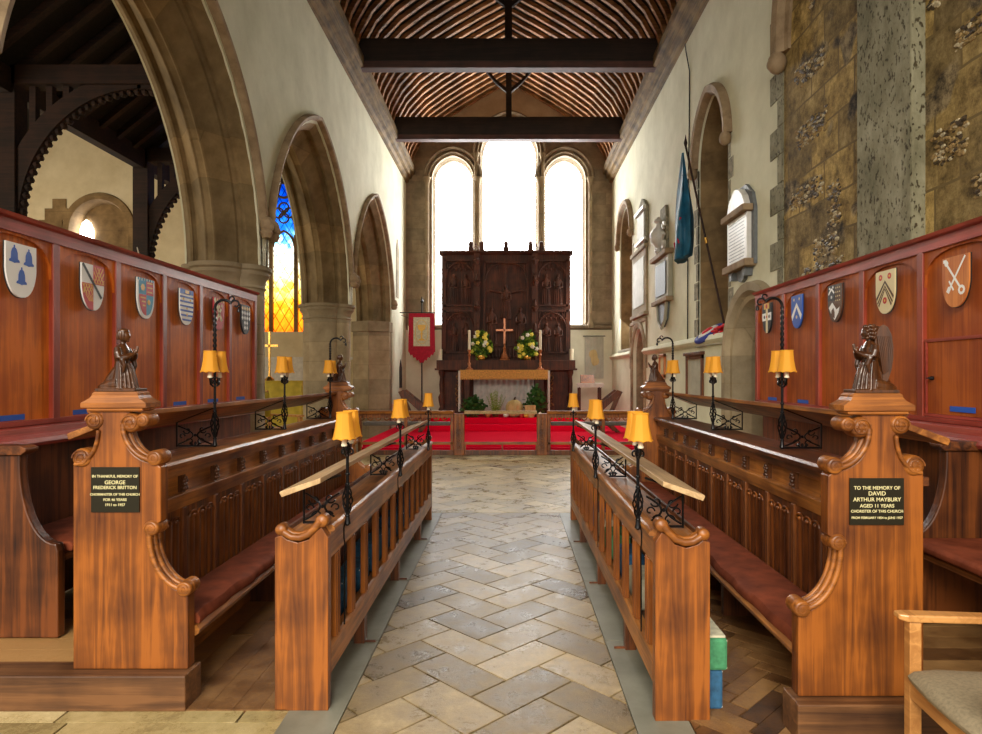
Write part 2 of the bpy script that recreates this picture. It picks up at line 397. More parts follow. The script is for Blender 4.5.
# ------------------------------------------------------------------ arches
def arch_c(w, h): return (h * h - w * w) / (2 * w)
def arch_pts(w, c, off=0, n=14, full=True):
    """points (u, v) of a pointed arch, offset outwards; v measured above the springing"""
    R = c + w + off
    th = math.acos(max(-1, min(1, c / R)))            # angle at apex from the -u axis
    L = [(c - R * cos(th * i / n), R * sin(th * i / n)) for i in range(n + 1)]
    return L + [(-u, v) for u, v in L[-2::-1]]
def arch_top(u, w, c):
    R = c + w; u = -abs(u)
    return sqrt(max(0, R * R - (u - c) ** 2))
def wall(mb, P, u0, u1, z0, z1, ops, ztop=None):
    """P(u,z,t): t=0 front, t=1 back. ops: dict(u,w,c,sill,spring). Opening reaches the floor when sill<=z0"""
    zt = ztop or (lambda u: z1)
    def quad(a, b, c, d): mb.add([a, b, c, d], [(0, 1, 2, 3)])
    cur = u0
    def solid(a, b):
        if b - a < 1e-6: return
        for t in (0, 1): quad(P(a, z0, t), P(b, z0, t), P(b, zt(b), t), P(a, zt(a), t))
    for o in sorted(ops, key=lambda o: o['u'] - o['w']):
        L = o['u'] - o['w']; R = o['u'] + o['w']
        solid(cur, L)
        pts = [(o['u'] + p[0], o['spring'] + p[1]) for p in arch_pts(o['w'], o['c'], 0, 12)]
        for (a, za), (b, zb) in zip(pts, pts[1:]):
            for t in (0, 1):
                quad(P(a, za, t), P(b, zb, t), P(b, zt(b), t), P(a, zt(a), t))
                if o['sill'] > z0: quad(P(a, z0, t), P(b, z0, t), P(b, o['sill'], t), P(a, o['sill'], t))
            quad(P(a, za, 0), P(b, zb, 0), P(b, zb, 1), P(a, za, 1))
        s = max(o['sill'], z0)
        for e in (L, R): quad(P(e, s, 0), P(e, o['spring'], 0), P(e, o['spring'], 1), P(e, s, 1))
        if o['sill'] > z0: quad(P(L, s, 0), P(R, s, 0), P(R, s, 1), P(L, s, 1))
        cur = R
    solid(cur, u1)
    quad(P(u0, z0, 0), P(u0, zt(u0), 0), P(u0, zt(u0), 1), P(u0, z0, 1)); quad(P(u1, z0, 0), P(u1, zt(u1), 0), P(u1, zt(u1), 1), P(u1, z0, 1))
def arch_sweep(mb, P, u, spring, w, c, prof, foot=None, n=14, vmin=0):
    """profile of (offset, t) swept round a pointed arch; foot = z the legs come down to"""
    rings = []
    cols = []
    for off, t in prof:
        pts = [(a, v) for a, v in arch_pts(w, c, off, n)]
        if vmin:                                      # start above the springing (hood moulds)
            R = c + w + off; th1 = math.acos(c / R); th0 = math.asin(min(1, vmin / R))
            L = [(c - R * cos(th0 + (th1 - th0) * i / n), R * sin(th0 + (th1 - th0) * i / n)) for i in range(n + 1)]
            pts = L + [(-a, v) for a, v in L[-2::-1]]
        p = [(u + a, spring + v) for a, v in pts]
        if foot is not None: p = [(p[0][0], foot)] + p + [(p[-1][0], foot)]
        cols.append([P(a, z, t) for a, z in p])
    m = len(cols[0])
    rings = [[cdl[i] for cdl in cols] for i in range(m)]
    mb.loft(rings, caps=True)

# ================================================================== SETTING
XL, XR, YE = -3.0, 2.94, 18.75
# --- floor
def clip(poly, rect):
    x0, x1, y0, y1 = rect
    for ax, lim, sg in ((0, x0, 1), (0, x1, -1), (1, y0, 1), (1, y1, -1)):
        out = []
        for i in range(len(poly)):
            a, b = poly[i - 1], poly[i]
            da, db = sg * (a[ax] - lim), sg * (b[ax] - lim)
            if (da >= 0) != (db >= 0):
                t = da / (da - db); out.append((a[0] + (b[0] - a[0]) * t, a[1] + (b[1] - a[1]) * t))
            if db >= 0: out.append(b)
        poly = out
        if len(poly) < 3: return []
    return poly
def tiles(mb, polys, rect, z=0.0, gap=.005, depth=.012):
    for poly, tone in polys:
        cx = sum(p[0] for p in poly) / len(poly); cy = sum(p[1] for p in poly) / len(poly)
        q = []
        for p in poly:
            d = Vector((p[0] - cx, p[1] - cy)); L = d.length; d *= (L - gap * 1.4) / L; q.append((cx + d.x, cy + d.y))
        q = clip(q, rect)
        if len(q) < 3: continue
        area = abs(sum(q[i - 1][0] * q[i][1] - q[i][0] * q[i - 1][1] for i in range(len(q)))) / 2
        if area < 4e-4: continue
        mb.prism(q, z - depth, z, 'z', tone)
def herring(W, k, cx, cy, rng, span):
    """herringbone at 45 degrees: blocks W x kW"""
    out = []; ca = cos(pi / 4)
    def tr(x, y): return (cx + (x - y) * ca, cy + (x + y) * ca)
    n = int(span / W) + 4
    for a in range(-n, n):
        for b in range(-n, n):
            r = (a - b) % (2 * k)
            if r == 0: rc = (a, b, a + k, b + 1)
            elif r == k: rc = None
            else: rc = None
            if rc:
                x0, y0, x1, y1 = [v * W for v in rc]
                out.append(([tr(x0, y0), tr(x1, y0), tr(x1, y1), tr(x0, y1)], rng()))
                # upright partner
                x0, y0, x1, y1 = a * W, (b + 1) * W, (a + 1) * W, (b + 1 + k) * W
                out.append(([tr(x0, y0), tr(x1, y0), tr(x1, y1), tr(x0, y1)], rng()))
    return out
def rnd_tone():
    r = random.random()
    return -.02 if r < .08 else (.34 if r > .88 else .06 + .24 * random.random())
g = MB().box(-34, 30, -34, 20, -.2, -.012)  # slab runs far out of view to stop light from below
floor = struct(g, 'floor', M['grout'])
hb = herring(.238, 2, -.02, 7.0, rnd_tone, 13)
m = MB(); tiles(m, hb, (-.762, .552, 1.2, 7.32)); m.build('paving', M['tiles'], floor, bevel=.004)
m = MB(); tiles(m, hb, (-2.95, 2.9, 7.33, 12.75)); m.build('paving', M['slabs'], floor)
def slabgrid(x0, x1, y0, y1, sx, sy, rng=rnd_tone, along='x'):
    out = []; y = y0; r = 0
    while y < y1:
        x = x0 - random.random() * sx
        while x < x1:
            w = sx * (.7 + .6 * random.random())
            out.append(([(x, y), (x + w, y), (x + w, y + sy), (x, y + sy)], rng())); x += w
        y += sy
    return out
m = MB()
tiles(m, slabgrid(-3.2, -.75, .8, 3.03, .8, .42), (-3.2, -.765, .8, 3.0))
tiles(m, slabgrid(.55, 3.2, .8, 2.8, .8, .42), (.555, 2.94, .8, 2.78))
tiles(m, slabgrid(-14, -3, 3, 17, 1.0, .5), (-14, -3.0, 3, 17))
m.build('paving', M['slabs'], floor)
m = MB()
for x0, x1 in ((-1.02, -.765), (.555, .80)):
    y = 2.7
    while y < 7.3:
        L = 1.1; m.box(x0, x1, y, min(7.32, y + L) - .008, -.02, .001, .3 + .3 * random.random()); y += L
struct(m, 'trim_1', M['kerb'])
# wooden floors inside the stalls
m = MB(); L_ = []
for i in range(7):
    x = -1.03 - i * .125
    y = 2.72
    while y < 7.1:
        l = 1.0 + random.random(); L_.append(([(x - .125, y), (x, y), (x, y + l), (x - .125, y + l)], rnd_tone())); y += l
tiles(m, L_, (-1.80, -1.025, 3.00, 7.1), .006, .006, .02)
hb2 = herring(.09, 4, 1.1, 3.0, rnd_tone, 5)
tiles(m, hb2, (.805, 1.61, 2.785, 7.1), .006, .005, .02)
m.build('floorboards', M['planks'], floor)
# platforms of the second rows
plat = MB()
for sd in (-1, 1):
    y0 = 3.125 if sd < 0 else 2.865
    xa, xb = (-2.93, -1.825) if sd < 0 else (1.635, 2.88)
    n = int((7.15 - y0) / .14)
    for i in range(n):
        plat.box(xa, xb, y0 + .03 + i * .14, y0 + .03 + i * .14 + .137, .0, .158 - .0, .1 + .5 * random.random())
pl = struct(plat, 'trim_2', M['planks'])
m = MB(); m.box(-3.0, -1.495, 2.99, 3.15, 0, .164); m.box(-2.08, -1.495, 6.97, 7.10, 0, .164)
m.box(1.21, 2.93, 2.73, 2.89, 0, .164); m.box(1.21, 1.81, 6.97, 7.10, 0, .164)
struct(m, 'trim_3', M['plinth'], bevel=.006)

# --- left wall with the arcade
HB = dict(w=1.73, c=.646)
def PL(u, z, t): return (XL - .9 * t, u, z)
arcs = [5.77, 10.1, 14.4]
m = MB()
ops = [dict(u=a, w=2.03, c=.646, sill=-1, spring=2.85) for a in arcs]
wall(m, PL, 3.3, 16.431, 2.86, 7.45, ops); wall(m, PL, 16.431, YE, 0, 7.45, [])
struct(m, 'wall_left', M['plaster'])
def arcade(u, idx):
    half = [(.34, .0), (.315, .02), (.30, .02), (.205, .115), (.205, .145), (.225, .155), (.235, .185), (.215, .215), (.18, .225), (.165, .245), (.02, .375), (.0, .385), (-.012, .40), (.0, .42)]
    pr = half + [(o, .9 - t) for o, t in half[::-1]] + [(.38, .9), (.38, .0)]
    q = [(o, t / .9) for o, t in pr]
    m = MB(); arch_sweep(m, PL, u, 2.85, HB['w'], HB['c'], q, n=22)
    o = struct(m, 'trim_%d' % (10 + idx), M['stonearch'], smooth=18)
    m = MB(); hp = [(.34, .0), (.34, -.05), (.36, -.08), (.40, -.09), (.42, -.05), (.42, .0)]
    arch_sweep(m, PL, u, 2.85, HB['w'], HB['c'], [(a, t / .9) for a, t in hp], n=22, vmin=.55)
    m.build('hood_mould', M['stonepink'], o, smooth=40)
    for s in ((1,) if idx == 0 else (-1, 1)):
        b = MB(); yy = u + s * (2.05); b.ell((XL + .07, yy, 3.36), (.08, .07, .10)); b.ell((XL + .12, yy, 3.33), (.04, .04, .05))
        b.lathe([(.05, 0), (.08, .06), (.06, .1)], (XL + .07, yy, 3.2), 10)
        b.build('label_stop', M['stonepink'], o, smooth=50)
for i, a in enumerate(arcs): arcade(a, i)
def pier(y, idx):
    x = XL - .45
    m = MB(); pr = []
    # clustered pier: octagonal core with engaged shafts
    ring = []
    for k in range(48):
        a = 2 * pi * k / 48
        ring.append(.36 + .075 * abs(cos(2 * a)) ** .5)
    def R(z, s): return [(x + ring[k] * s * cos(2 * pi * k / 48), y + ring[k] * s * sin(2 * pi * k / 48), z) for k in range(48)]
    m.loft([R(z, s) for z, s in ((0, 1.32), (.28, 1.32), (.32, 1.2), (.42, 1.2), (.48, 1.08), (.53, 1.0), (2.60, 1.0))])
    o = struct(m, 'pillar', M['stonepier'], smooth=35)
    c = MB(); c.loft([R(z, s) for z, s in ((2.58, 1.0), (2.60, 1.05), (2.63, 1.01), (2.70, 1.04), (2.75, 1.14), (2.79, 1.14), (2.81, 1.2), (2.86, 1.2))])
    c.build('capital', M['stonepier'], o, smooth=35)
    m = MB()
    return o
p1 = pier(7.935, 0); p2 = pier(12.25, 1)
m = MB(); m.prism([(XL, 16.12), (XL, 16.5), (XL - .9, 16.5), (XL - .9, 16.12), (XL - .72, 16.0), (XL - .6, 15.95), (XL - .45, 15.85), (XL - .3, 15.95), (XL - .18, 16.0)], 0, 2.62, 'z')
m.prism([(XL + .02, 16.06), (XL + .02, 16.5), (XL - .92, 16.5), (XL - .92, 16.06), (XL - .45, 15.76)], 2.62, 2.87, 'z')
struct(m, 'pillar', M['stonepier'])
m = MB(); m.box(XL - .9, XL, 3.3, 3.74, 0, 2.85); struct(m, 'pillar', M['stonepier'])
# small squint in the left wall by the east end
m = MB(); m.prism([(17.1, 3.6), (17.45, 3.6), (17.45, 4.9), (17.27, 5.15), (17.1, 4.9)], XL - .02, XL + .015, 'x')
struct(m, 'trim_15', M['stonepier'])

# --- right wall
def PR(u, z, t): return (XR + .9 * t, u, z)
wins = [dict(u=9.45, w=.70, sill=2.05, spring=4.75), dict(u=16.5, w=.88, sill=2.2, spring=5.0)]
for w_ in wins: w_['c'] = arch_c(w_['w'], .86 if w_['u'] < 12 else .8)
doors = [dict(u=14.85, w=.62, sill=-1, spring=1.95), dict(u=7.85, w=.72, sill=-1, spring=1.75)]
doors[0]['c'] = arch_c(.62, .65); doors[1]['c'] = arch_c(.72, .72)
m = MB(); wall(m, PR, 7.0, YE, 0, 7.45, wins + doors)
wr = struct(m, 'wall_right', M['plaster'])
m = MB(); wall(m, PR, 1.0, 7.0, 0, 8.6, [])
wr2 = struct(m, 'wall_right', M['rubble'])
for i, o in enumerate(wins):
    # lined, blocked reveal in brown stone
    m = MB(); pts = [(o['u'] + a, o['spring'] + v) for a, v in arch_pts(o['w'], o['c'], -.01)]
    rs = [(o['u'] - o['w'] + .01, o['sill'])] + pts + [(o['u'] + o['w'] - .01, o['sill'])]
    pr = [(a, z) for a, z in rs]
    n = len(pr)
    rings = [[(XR + .03, a, z) for a, z in pr], [(XR + .55, o['u'] + (a - o['u']) * .72, z - (.0 if z <= o['sill'] else .12)) for a, z in pr]]
    m.add(rings[0] + rings[1], [(k, k + 1, n + k + 1, n + k) for k in range(n - 1)] + [tuple(range(n, 2 * n))] + [(n - 1, 0, n, 2 * n - 1)])
    w_o = struct(m, 'window_%d' % (5 + i), M['stonebrown'])
    h = MB(); arch_sweep(h, PR, o['u'], o['spring'], o['w'], o['c'], [(a, t / .9) for a, t in [(.0, 0), (.0, -.02), (.05, -.10), (.13, -.11), (.16, -.05), (.16, 0)]], n=14, vmin=.02)
    h.build('hood_mould', M['stonepink'], w_o, smooth=40)
    for s in (-1, 1):
        b = MB(); b.ell((XR - .07, o['u'] + s * (o['w'] + .08), o['spring'] - .04), (.08, .085, .10)); b.build('label_stop', M['stonepink'], w_o, smooth=50)
    q = MB()
    for k in range(9):
        z = o['sill'] + .1 + k * (o['spring'] - o['sill'] - .1) / 9
        d = .2 if k % 2 else .1
        q.box(XR - .006, XR + .02, o['u'] - o['w'] - d, o['u'] - o['w'], z, z + .27)
        if i == 0: q.box(XR - .006, XR + .02, o['u'] + o['w'], o['u'] + o['w'] + (.1 if k % 2 else .2), z, z + .27)
    q.build('quoins', M['stonegrey'] if i == 0 else M['stonepier'], w_o)
    s = MB(); s.box(XR - .05, XR + .5, o['u'] - o['w'] - .03, o['u'] + o['w'] + .03, o['sill'] - .07, o['sill'] + .004); s.build('sill', M['tabletstone'], w_o, bevel=.01)
# string course
m = MB()
for a, b in ((8.75, 14.1), (15.6, 18.7)):
    m.prism([(XR + .01, 1.98), (XR - .05, 2.0), (XR - .09, 2.06), (XR - .05, 2.13), (XR + .01, 2.15)], a, b, 'y')
struct(m, 'trim_20', M['plaster'], smooth=40)
# door surrounds
for i, (o, mt) in enumerate(zip(doors, ('stonepink', 'stonepier'))):
    m = MB(); w = o['w']
    prf = [(-.02, .25), (-.02, .10), (.04, .0), (.04, -.03), (.14, -.05), (.20, -.02), (.20, .0), (.03, .9 * .4)] if i == 0 else \
          [(-.12, .6), (-.12, .2), (-.04, .1), (.0, -.01), (.06, -.02), (.10, -.08), (.20, -.09), (.22, .0), (.02, .6)]
    arch_sweep(m, PR, o['u'], o['spring'], w, o['c'], [(a, t / .9) for a, t in prf], foot=0, n=14)
    d = struct(m, 'door_%d' % (i + 1), M[mt], smooth=35)
    b = MB(); pts = [(o['u'] + a, o['spring'] + v) for a, v in arch_pts(w, o['c'], .0)]
    b.prism([(o['u'] - w, 0)] + pts + [(o['u'] + w, 0)], XR + (.3 if i == 0 else .62), XR + .7, 'x')
    b.build('door_leaf' if i == 0 else 'back_wall', M['oakdark_v'] if i == 0 else M['stonebrown'], d)
    if i == 0:
        q = MB(); q.box(XR - .035, XR + .01, o['u'] - .95, o['u'] + .95, 2.72, 2.80); q.box(XR - .035, XR + .01, o['u'] - .95, o['u'] - .88, 1.7, 2.72); q.box(XR - .035, XR + .01, o['u'] + .88, o['u'] + .95, 1.7, 2.72)
        q.build('label_moulding', M['stonepink'], d, bevel=.01)
# quoins down the edge of the rubble, pilaster strip and the springing arch
m = MB()
for k in range(16):
    z = 2.4 + k * .31; d = .32 if k % 2 else .12
    m.box(XR - .012, XR + .02, 7.0 - .03, 7.0 + d, z, z + .30)
struct(m, 'trim_21', M['pitted'])
m = MB(); m.box(XR - .10, XR + .02, 4.60, 5.33, 0, 8.6); struct(m, 'pillar', M['pitted'], bevel=.015)
m = MB(); arch_sweep(m, PR, 4.9, 4.95, 1.9, .9, [(a, t / .9) for a, t in [(.0, .01), (.0, -.03), (.06, -.05), (.10, -.12), (.20, -.14), (.27, -.08), (.28, .01)]], n=22, vmin=.02)
hb_ = struct(m, 'trim_22', M['stonepink'], smooth=35)
b = MB(); b.ell((XR - .09, 6.94, 4.88), (.1, .09, .12)); b.ell((XR - .15, 6.94, 4.86), (.05, .05, .06)); b.build('label_stop', M['stonepink'], hb_, smooth=50)
# protruding flints and broken stones (real relief)
def flint(mb, y, z, s):
    mb.ell((XR + .004, y, z), (s * .8, s * (.8 + random.random() * 1.1), s * (.5 + .4 * random.random())), 5, 4)
m = MB(); m2 = MB(); m3 = MB()
patches = [(6.35, 3.95, .55, .17), (6.3, 4.55, .45, .14), (6.45, 3.35, .6, .14), (6.05, 2.75, .4, .14), (6.6, 4.6, .2, .12), (5.95, 5.6, .15, .35), (6.1, 2.55, .7, .1),
           (4.35, 3.1, .3, .18), (4.25, 4.6, .5, .22), (4.1, 3.75, .35, .10), (4.5, 4.15, .1, .1), (6.2, 5.2, .3, .1), (3.95, 2.75, .3, .12), (5.9, 3.1, .2, .3)]
for (y, z, w, h) in patches:
    w *= 1.15; h *= 1.35
    for k in range(int(w * h * 1500) + 8):
        yy, zz = y + (random.random() - .5) * w, z + (random.random() - .5) * h
        flint(random.choice((m, m, m2, m2, m3)), yy, zz, .010 + .018 * random.random())
struct(m, 'trim_23', plain('dark flint', (.06, .04, .02), .5, noise=.5, nscale=50))
struct(m2, 'trim_24', plain('buff rubble', (.30, .20, .08), .8, noise=.5, nscale=50))
struct(m3, 'trim_25', plain('chalk rubble', (.50, .42, .27), .8, noise=.3, nscale=50))

# --- east wall with three stepped lancets
def PE(u, z, t): return (u, YE + .7 * t, z)
lan = [dict(u=-1.65, w=.60, sill=2.95, spring=7.2, r=.68), dict(u=-.02, w=.83, sill=2.95, spring=7.9, r=1.0), dict(u=1.58, w=.60, sill=2.95, spring=7.2, r=.68)]
for l in lan: l['c'] = arch_c(l['w'], l['r'])
m = MB(); wall(m, PE, XL - .05, XR + .05, 0, 10.2, lan, ztop=lambda u: 10.6 if abs(u) < 3.2 else 10.6)
we = struct(m, 'wall_back', M['stoneeast'])
m = MB(); m.box(XL, -1.75, YE - .03, YE, 0, 2.85); m.box(1.65, XR, YE - .03, YE, 0, 2.85); m.build('lower_plaster', M['plaster'], we)
m = MB(); m.box(-2.9, 2.9, YE - .012, YE - .002, 8.93, 10.5)
m.build('gable_plaster', stone('tan gable plaster', (.36, .26, .16), (.5, .38, .25), 2, .9, bs=.1), we)
for i, l in enumerate(lan):
    g = MB(); pts = [(l['u'] + a, l['spring'] + v) for a, v in arch_pts(l['w'], l['c'])]
    g.prism([(l['u'] - l['w'], l['sill'])] + pts + [(l['u'] + l['w'], l['sill'])], YE + .45, YE + .47, 'y')
    wo = struct(g, 'window_%d' % (i + 1), M['sky_glass'])
    a_ = MB(); arch_sweep(a_, PE, l['u'], l['spring'], l['w'], l['c'], [(a, t / .7) for a, t in [(-.06, .4), (-.06, .3), (-.02, .25), (-.03, .2), (.02, .12), (.0, .05), (.06, -.01), (.09, -.06), (.12, -.01), (.12, .4)]], foot=2.95, n=14)
    a_.build('window_arch', M['stoneeast'], wo, smooth=30)
    a_ = MB(); arch_sweep(a_, PE, l['u'], l['spring'], l['w'], l['c'], [(a, t / .7) for a, t in [(.16, 0), (.17, -.08), (.22, -.12), (.27, -.08), (.28, 0)]], n=14, vmin=.02)
    a_.build('hood_mould', M['stoneeast'], wo, smooth=40)
    for s in (-1, 1):
        x = l['u'] + s * (l['w'] + .13)
        c = MB().lathe([(.09, 2.9), (.09, 3.0), (.055, 3.1), (.05, 3.12), (.05, 5.0), (.065, 5.03), (.065, 5.07), (.05, 5.1), (.05, l['spring'] - .2), (.06, l['spring'] - .18), (.06, l['spring'] - .15), (.1, l['spring'] - .02), (.11, l['spring'] + .03)], (x, YE - .07, 0), 12)
        c.build('shaft', M['stonepier'], wo, smooth=40)
    t = MB()
    for z in (3.8, 4.65, 5.5, 6.35, 7.2): t.box(l['u'] - l['w'], l['u'] + l['w'], YE + .42, YE + .44, z, z + .012)
    t.build('saddle_bar', plain('pale lead', (.5, .5, .5), .6), wo)
m = MB(); m.prism([(YE, 2.86), (YE - .1, 2.9), (YE - .1, 2.97), (YE, 3.02)], -2.95, 2.9, 'x'); struct(m, 'trim_30', M['stoneeast'])

# --- chancel roof
roof_pts = [(2.82, 7.5), (2.72, 7.85), (2.5, 8.25), (2.15, 8.62), (1.7, 8.95), (1.2, 9.27), (.6, 9.62), (0, 9.95)]
Y0R = -2.0
m = MB()
def off_pts(d):
    P_ = roof_pts; out = []
    for i, (x, z) in enumerate(P_):
        a = P_[max(0, i - 1)]; b = P_[min(len(P_) - 1, i + 1)]
        tx, tz = b[0] - a[0], b[1] - a[1]; L = sqrt(tx * tx + tz * tz); nx, nz = tz / L, -tx / L
        if i == len(P_) - 1: nx, nz = 0, 1
        out.append((x + nx * d, z + nz * d))
    return out
o1, o2 = off_pts(.085), off_pts(.20)
full1 = [(-.03 + x, z) for x, z in o1] + [(-.03 - x, z) for x, z in o1[-2::-1]]
full2 = [(-.03 + x, z) for x, z in o2] + [(-.03 - x, z) for x, z in o2[-2::-1]]
rings = [[(p[0], y, p[1]) for p in full1] + [(p[0], y, p[1]) for p in full2[::-1]] for y in (Y0R, YE)]
m.loft(rings)
ceil = struct(m, 'ceiling', M['board'])
def rafter_mb(y):
    r = MB(); i0 = roof_pts; i1 = off_pts(.08)
    f_in = [(-.03 + x, z) for x, z in i0] + [(-.03 - x, z) for x, z in i0[-2::-1]]
    f_out = [(-.03 + x, z) for x, z in i1] + [(-.03 - x, z) for x, z in i1[-2::-1]]
    r.loft([[(a[0], y - .045, a[1]), (b[0], y - .045, b[1]), (b[0], y + .045, b[1]), (a[0], y + .045, a[1])] for a, b in zip(f_in, f_out)])
    return r
r0 = rafter_mb(8.3).build('rafter', M['rafter'], ceil)
k = 1
while 8.3 + k * .335 < YE - .05:
    c = r0.copy(); col.objects.link(c); c.parent = ceil; c.location = (0, k * .335, 0); k += 1
for y in (8.6, 12.3, 16.0):
    b = MB(); b.prism([(y - .14, 7.42), (y - .14, 7.86), (y + .14, 7.86), (y + .14, 7.42)], XL + .02, XR - .02, 'x')
    tb = b.build('tie_beam', M['beam'], ceil, bevel=.02)
    c = MB(); c.prism([(y - .14, 7.42), (y - .10, 7.32), (y + .10, 7.32), (y + .14, 7.42)], XL + .02, XR - .02, 'x'); c.build('beam_chamfer', M['beamred'], tb)
    kp = MB(); kp.box(-.10, .04, y - .07, y + .07, 7.86, 9.9)
    kp.build('king_post', M['beam'], ceil, bevel=.01)
    for s in (-1, 1):
        br = MB(); br.loft([[(-.03 + s * a, y - .04, z - .05), (-.03 + s * a, y + .04, z - .05), (-.03 + s * a, y + .04, z + .05), (-.03 + s * a, y - .04, z + .05)] for a, z in ((.06, 8.55), (.3, 8.75), (.6, 9.1), (.85, 9.45))])
        br.build('brace', M['beam'], ceil)
for s, xw in ((-1, XL), (1, XR)):
    m = MB(); q = [(0, 7.08), (.07, 7.1), (.10, 7.2), (.17, 7.22), (.19, 7.32), (.26, 7.34), (.27, 7.5), (.22, 7.62), (0, 7.62)]
    m.prism([(xw - s * a, z) for a, z in q], -2.0, YE, 'y'); m.build('wall_plate', M['plate'], ceil, smooth=25)

m = MB(); m.prism([(XL - .2, 6.3), (XR + .2, 6.3), (XR + .2, 8.4), (2.3, 9.2), (0, 10.3), (-2.4, 9.2), (XL - .2, 8.4)], -2.1, -1.9, 'y'); struct(m, 'front_light_block', M['plaster'])  # unseen upper wall added to block high light from the west
m = MB(); m.box(XL - .3, XL, -2, 3.3, 3.6, 8.6); struct(m, 'wall_left', M['plaster'])
m = MB(); m.box(XR, XR + .3, -2, 1.0, 3.6, 8.6); struct(m, 'wall_right', M['plaster'])
# --- north chapel beyond the arcade
def PN(u, z, t): return (u, 17.0 + .5 * t, z)
nw = [dict(u=-6.0, w=1.02, sill=2.68, spring=5.0, c=arch_c(1.02, 2.0)), dict(u=-10.75, w=.78, sill=3.3, spring=5.35, c=arch_c(.78, .8))]
m = MB(); wall(m, PN, -15, XL - .9, 0, 9.5, nw); nwall = struct(m, 'wall_north_chapel', M['plasterwarm'])
g = MB(); o = nw[0]
pts = [(o['u'] + a, o['spring'] + v) for a, v in arch_pts(o['w'], o['c'])]
g.prism([(o['u'] - o['w'], o['sill'])] + pts + [(o['u'] + o['w'], o['sill'])], 17.3, 17.32, 'y')
w4 = struct(g, 'window_4', M['stained'])
t = MB()
arch_sweep(t, PN, o['u'], o['spring'], o['w'], o['c'], [(a, q / .5) for a, q in [(-.06, .3), (-.06, .2), (.0, .05), (.02, -.02), (.12, -.03), (.14, 0), (.14, .3)]], foot=2.68, n=14)
for x in (-6.33, -5.67): t.box(x - .045, x + .045, 17.18, 17.29, 2.68, 5.25)
def ringt(c, r, rr=.035, n=20): t.tube([(c[0] + r * cos(2 * pi * k / n), 17.24, c[1] + r * sin(2 * pi * k / n)) for k in range(n)], rr, 6, closed=True)
for x in (-6.66, -6.0, -5.34):
    wv = .285
    pp = [(x + a, 17.24, 4.95 + v) for a, v in arch_pts(wv, arch_c(wv, .42), 0, 6)]
    t.tube(pp, .035, 6)
ringt((-6.0, 6.45), .2); ringt((-6.42, 5.75), .19); ringt((-5.58, 5.75), .19)
for a in range(4): ringt((-6.0 + .14 * cos(a * pi / 2), 5.85 + .14 * sin(a * pi / 2)), .13, .025, 14)
t.tube([(-6.33, 17.24, 5.2), (-6.3, 17.24, 5.5), (-6.2, 17.24, 6.15), (-6.05, 17.24, 6.8)], .035, 6); t.tube([(-5.67, 17.24, 5.2), (-5.7, 17.24, 5.5), (-5.8, 17.24, 6.15), (-5.95, 17.24, 6.8)], .035, 6)
t.build('tracery', M['stonebrown'], w4, smooth=40)
g = MB(); g.lathe([(.16, 0), (.16, .02)], (-11.3, 17.4, 5.1), 16, ax='y', sy=1.4)
o2_ = nw[1]
g = MB(); pts = [(o2_['u'] + a, o2_['spring'] + v) for a, v in arch_pts(.78, o2_['c'])]
g.prism([(o2_['u'] - .78, 3.3)] + pts + [(o2_['u'] + .78, 3.3)], 17.35, 17.4, 'y')
w7 = struct(g, 'window_7', M['stonebrown'])
h = MB(); arch_sweep(h, PN, o2_['u'], 5.35, .78, o2_['c'], [(a, q / .5) for a, q in [(-.04, .35), (-.04, .1), (.0, -.03), (.16, -.04), (.18, 0), (.16, .2)]], foot=3.3, n=12); h.build('window_arch', M['stonebrown'], w7, smooth=40)
g = MB(); g.prism([(-11.45, 4.75), (-11.1, 4.75), (-11.1, 5.4), (-11.18, 5.6), (-11.28, 5.68), (-11.38, 5.6), (-11.45, 5.4)], 17.3, 17.345, 'y'); g.build('lit_pane', M['sky_glass'], w7)
q = MB()
for (a, b, c, d) in ((-12.15, -11.55, 5.6, 5.9), (-12.3, -11.7, 5.3, 5.6), (-12.0, -11.6, 5.0, 5.3), (-11.95, -11.6, 5.9, 6.15)): q.box(a, b, 16.97, 17.0, c, d)
q.build('exposed_stone', M['stonebrown'], w7)
m = MB(); m.box(-8.0, XL - .9, 16.93, 17.0, 1.95, 2.02); m.box(-7.8, -4.2, 16.95, 17.0, 1.1, 1.96); struct(m, 'trim_31', M['linen'])
m = MB(); m.box(-15, XL - .9, 2.9, 3.0, 0, 9); m.box(XL - .9, XL - .3, 2.9, 3.0, 3.6, 9); struct(m, 'chapel_light_block', M['plasterwarm'])  # unseen wall added to keep outside light out of the chapel
m = MB(); m.box(-15.2, -15, 3, 17.5, 0, 9); struct(m, 'wall_far_left', M['plasterwarm'])
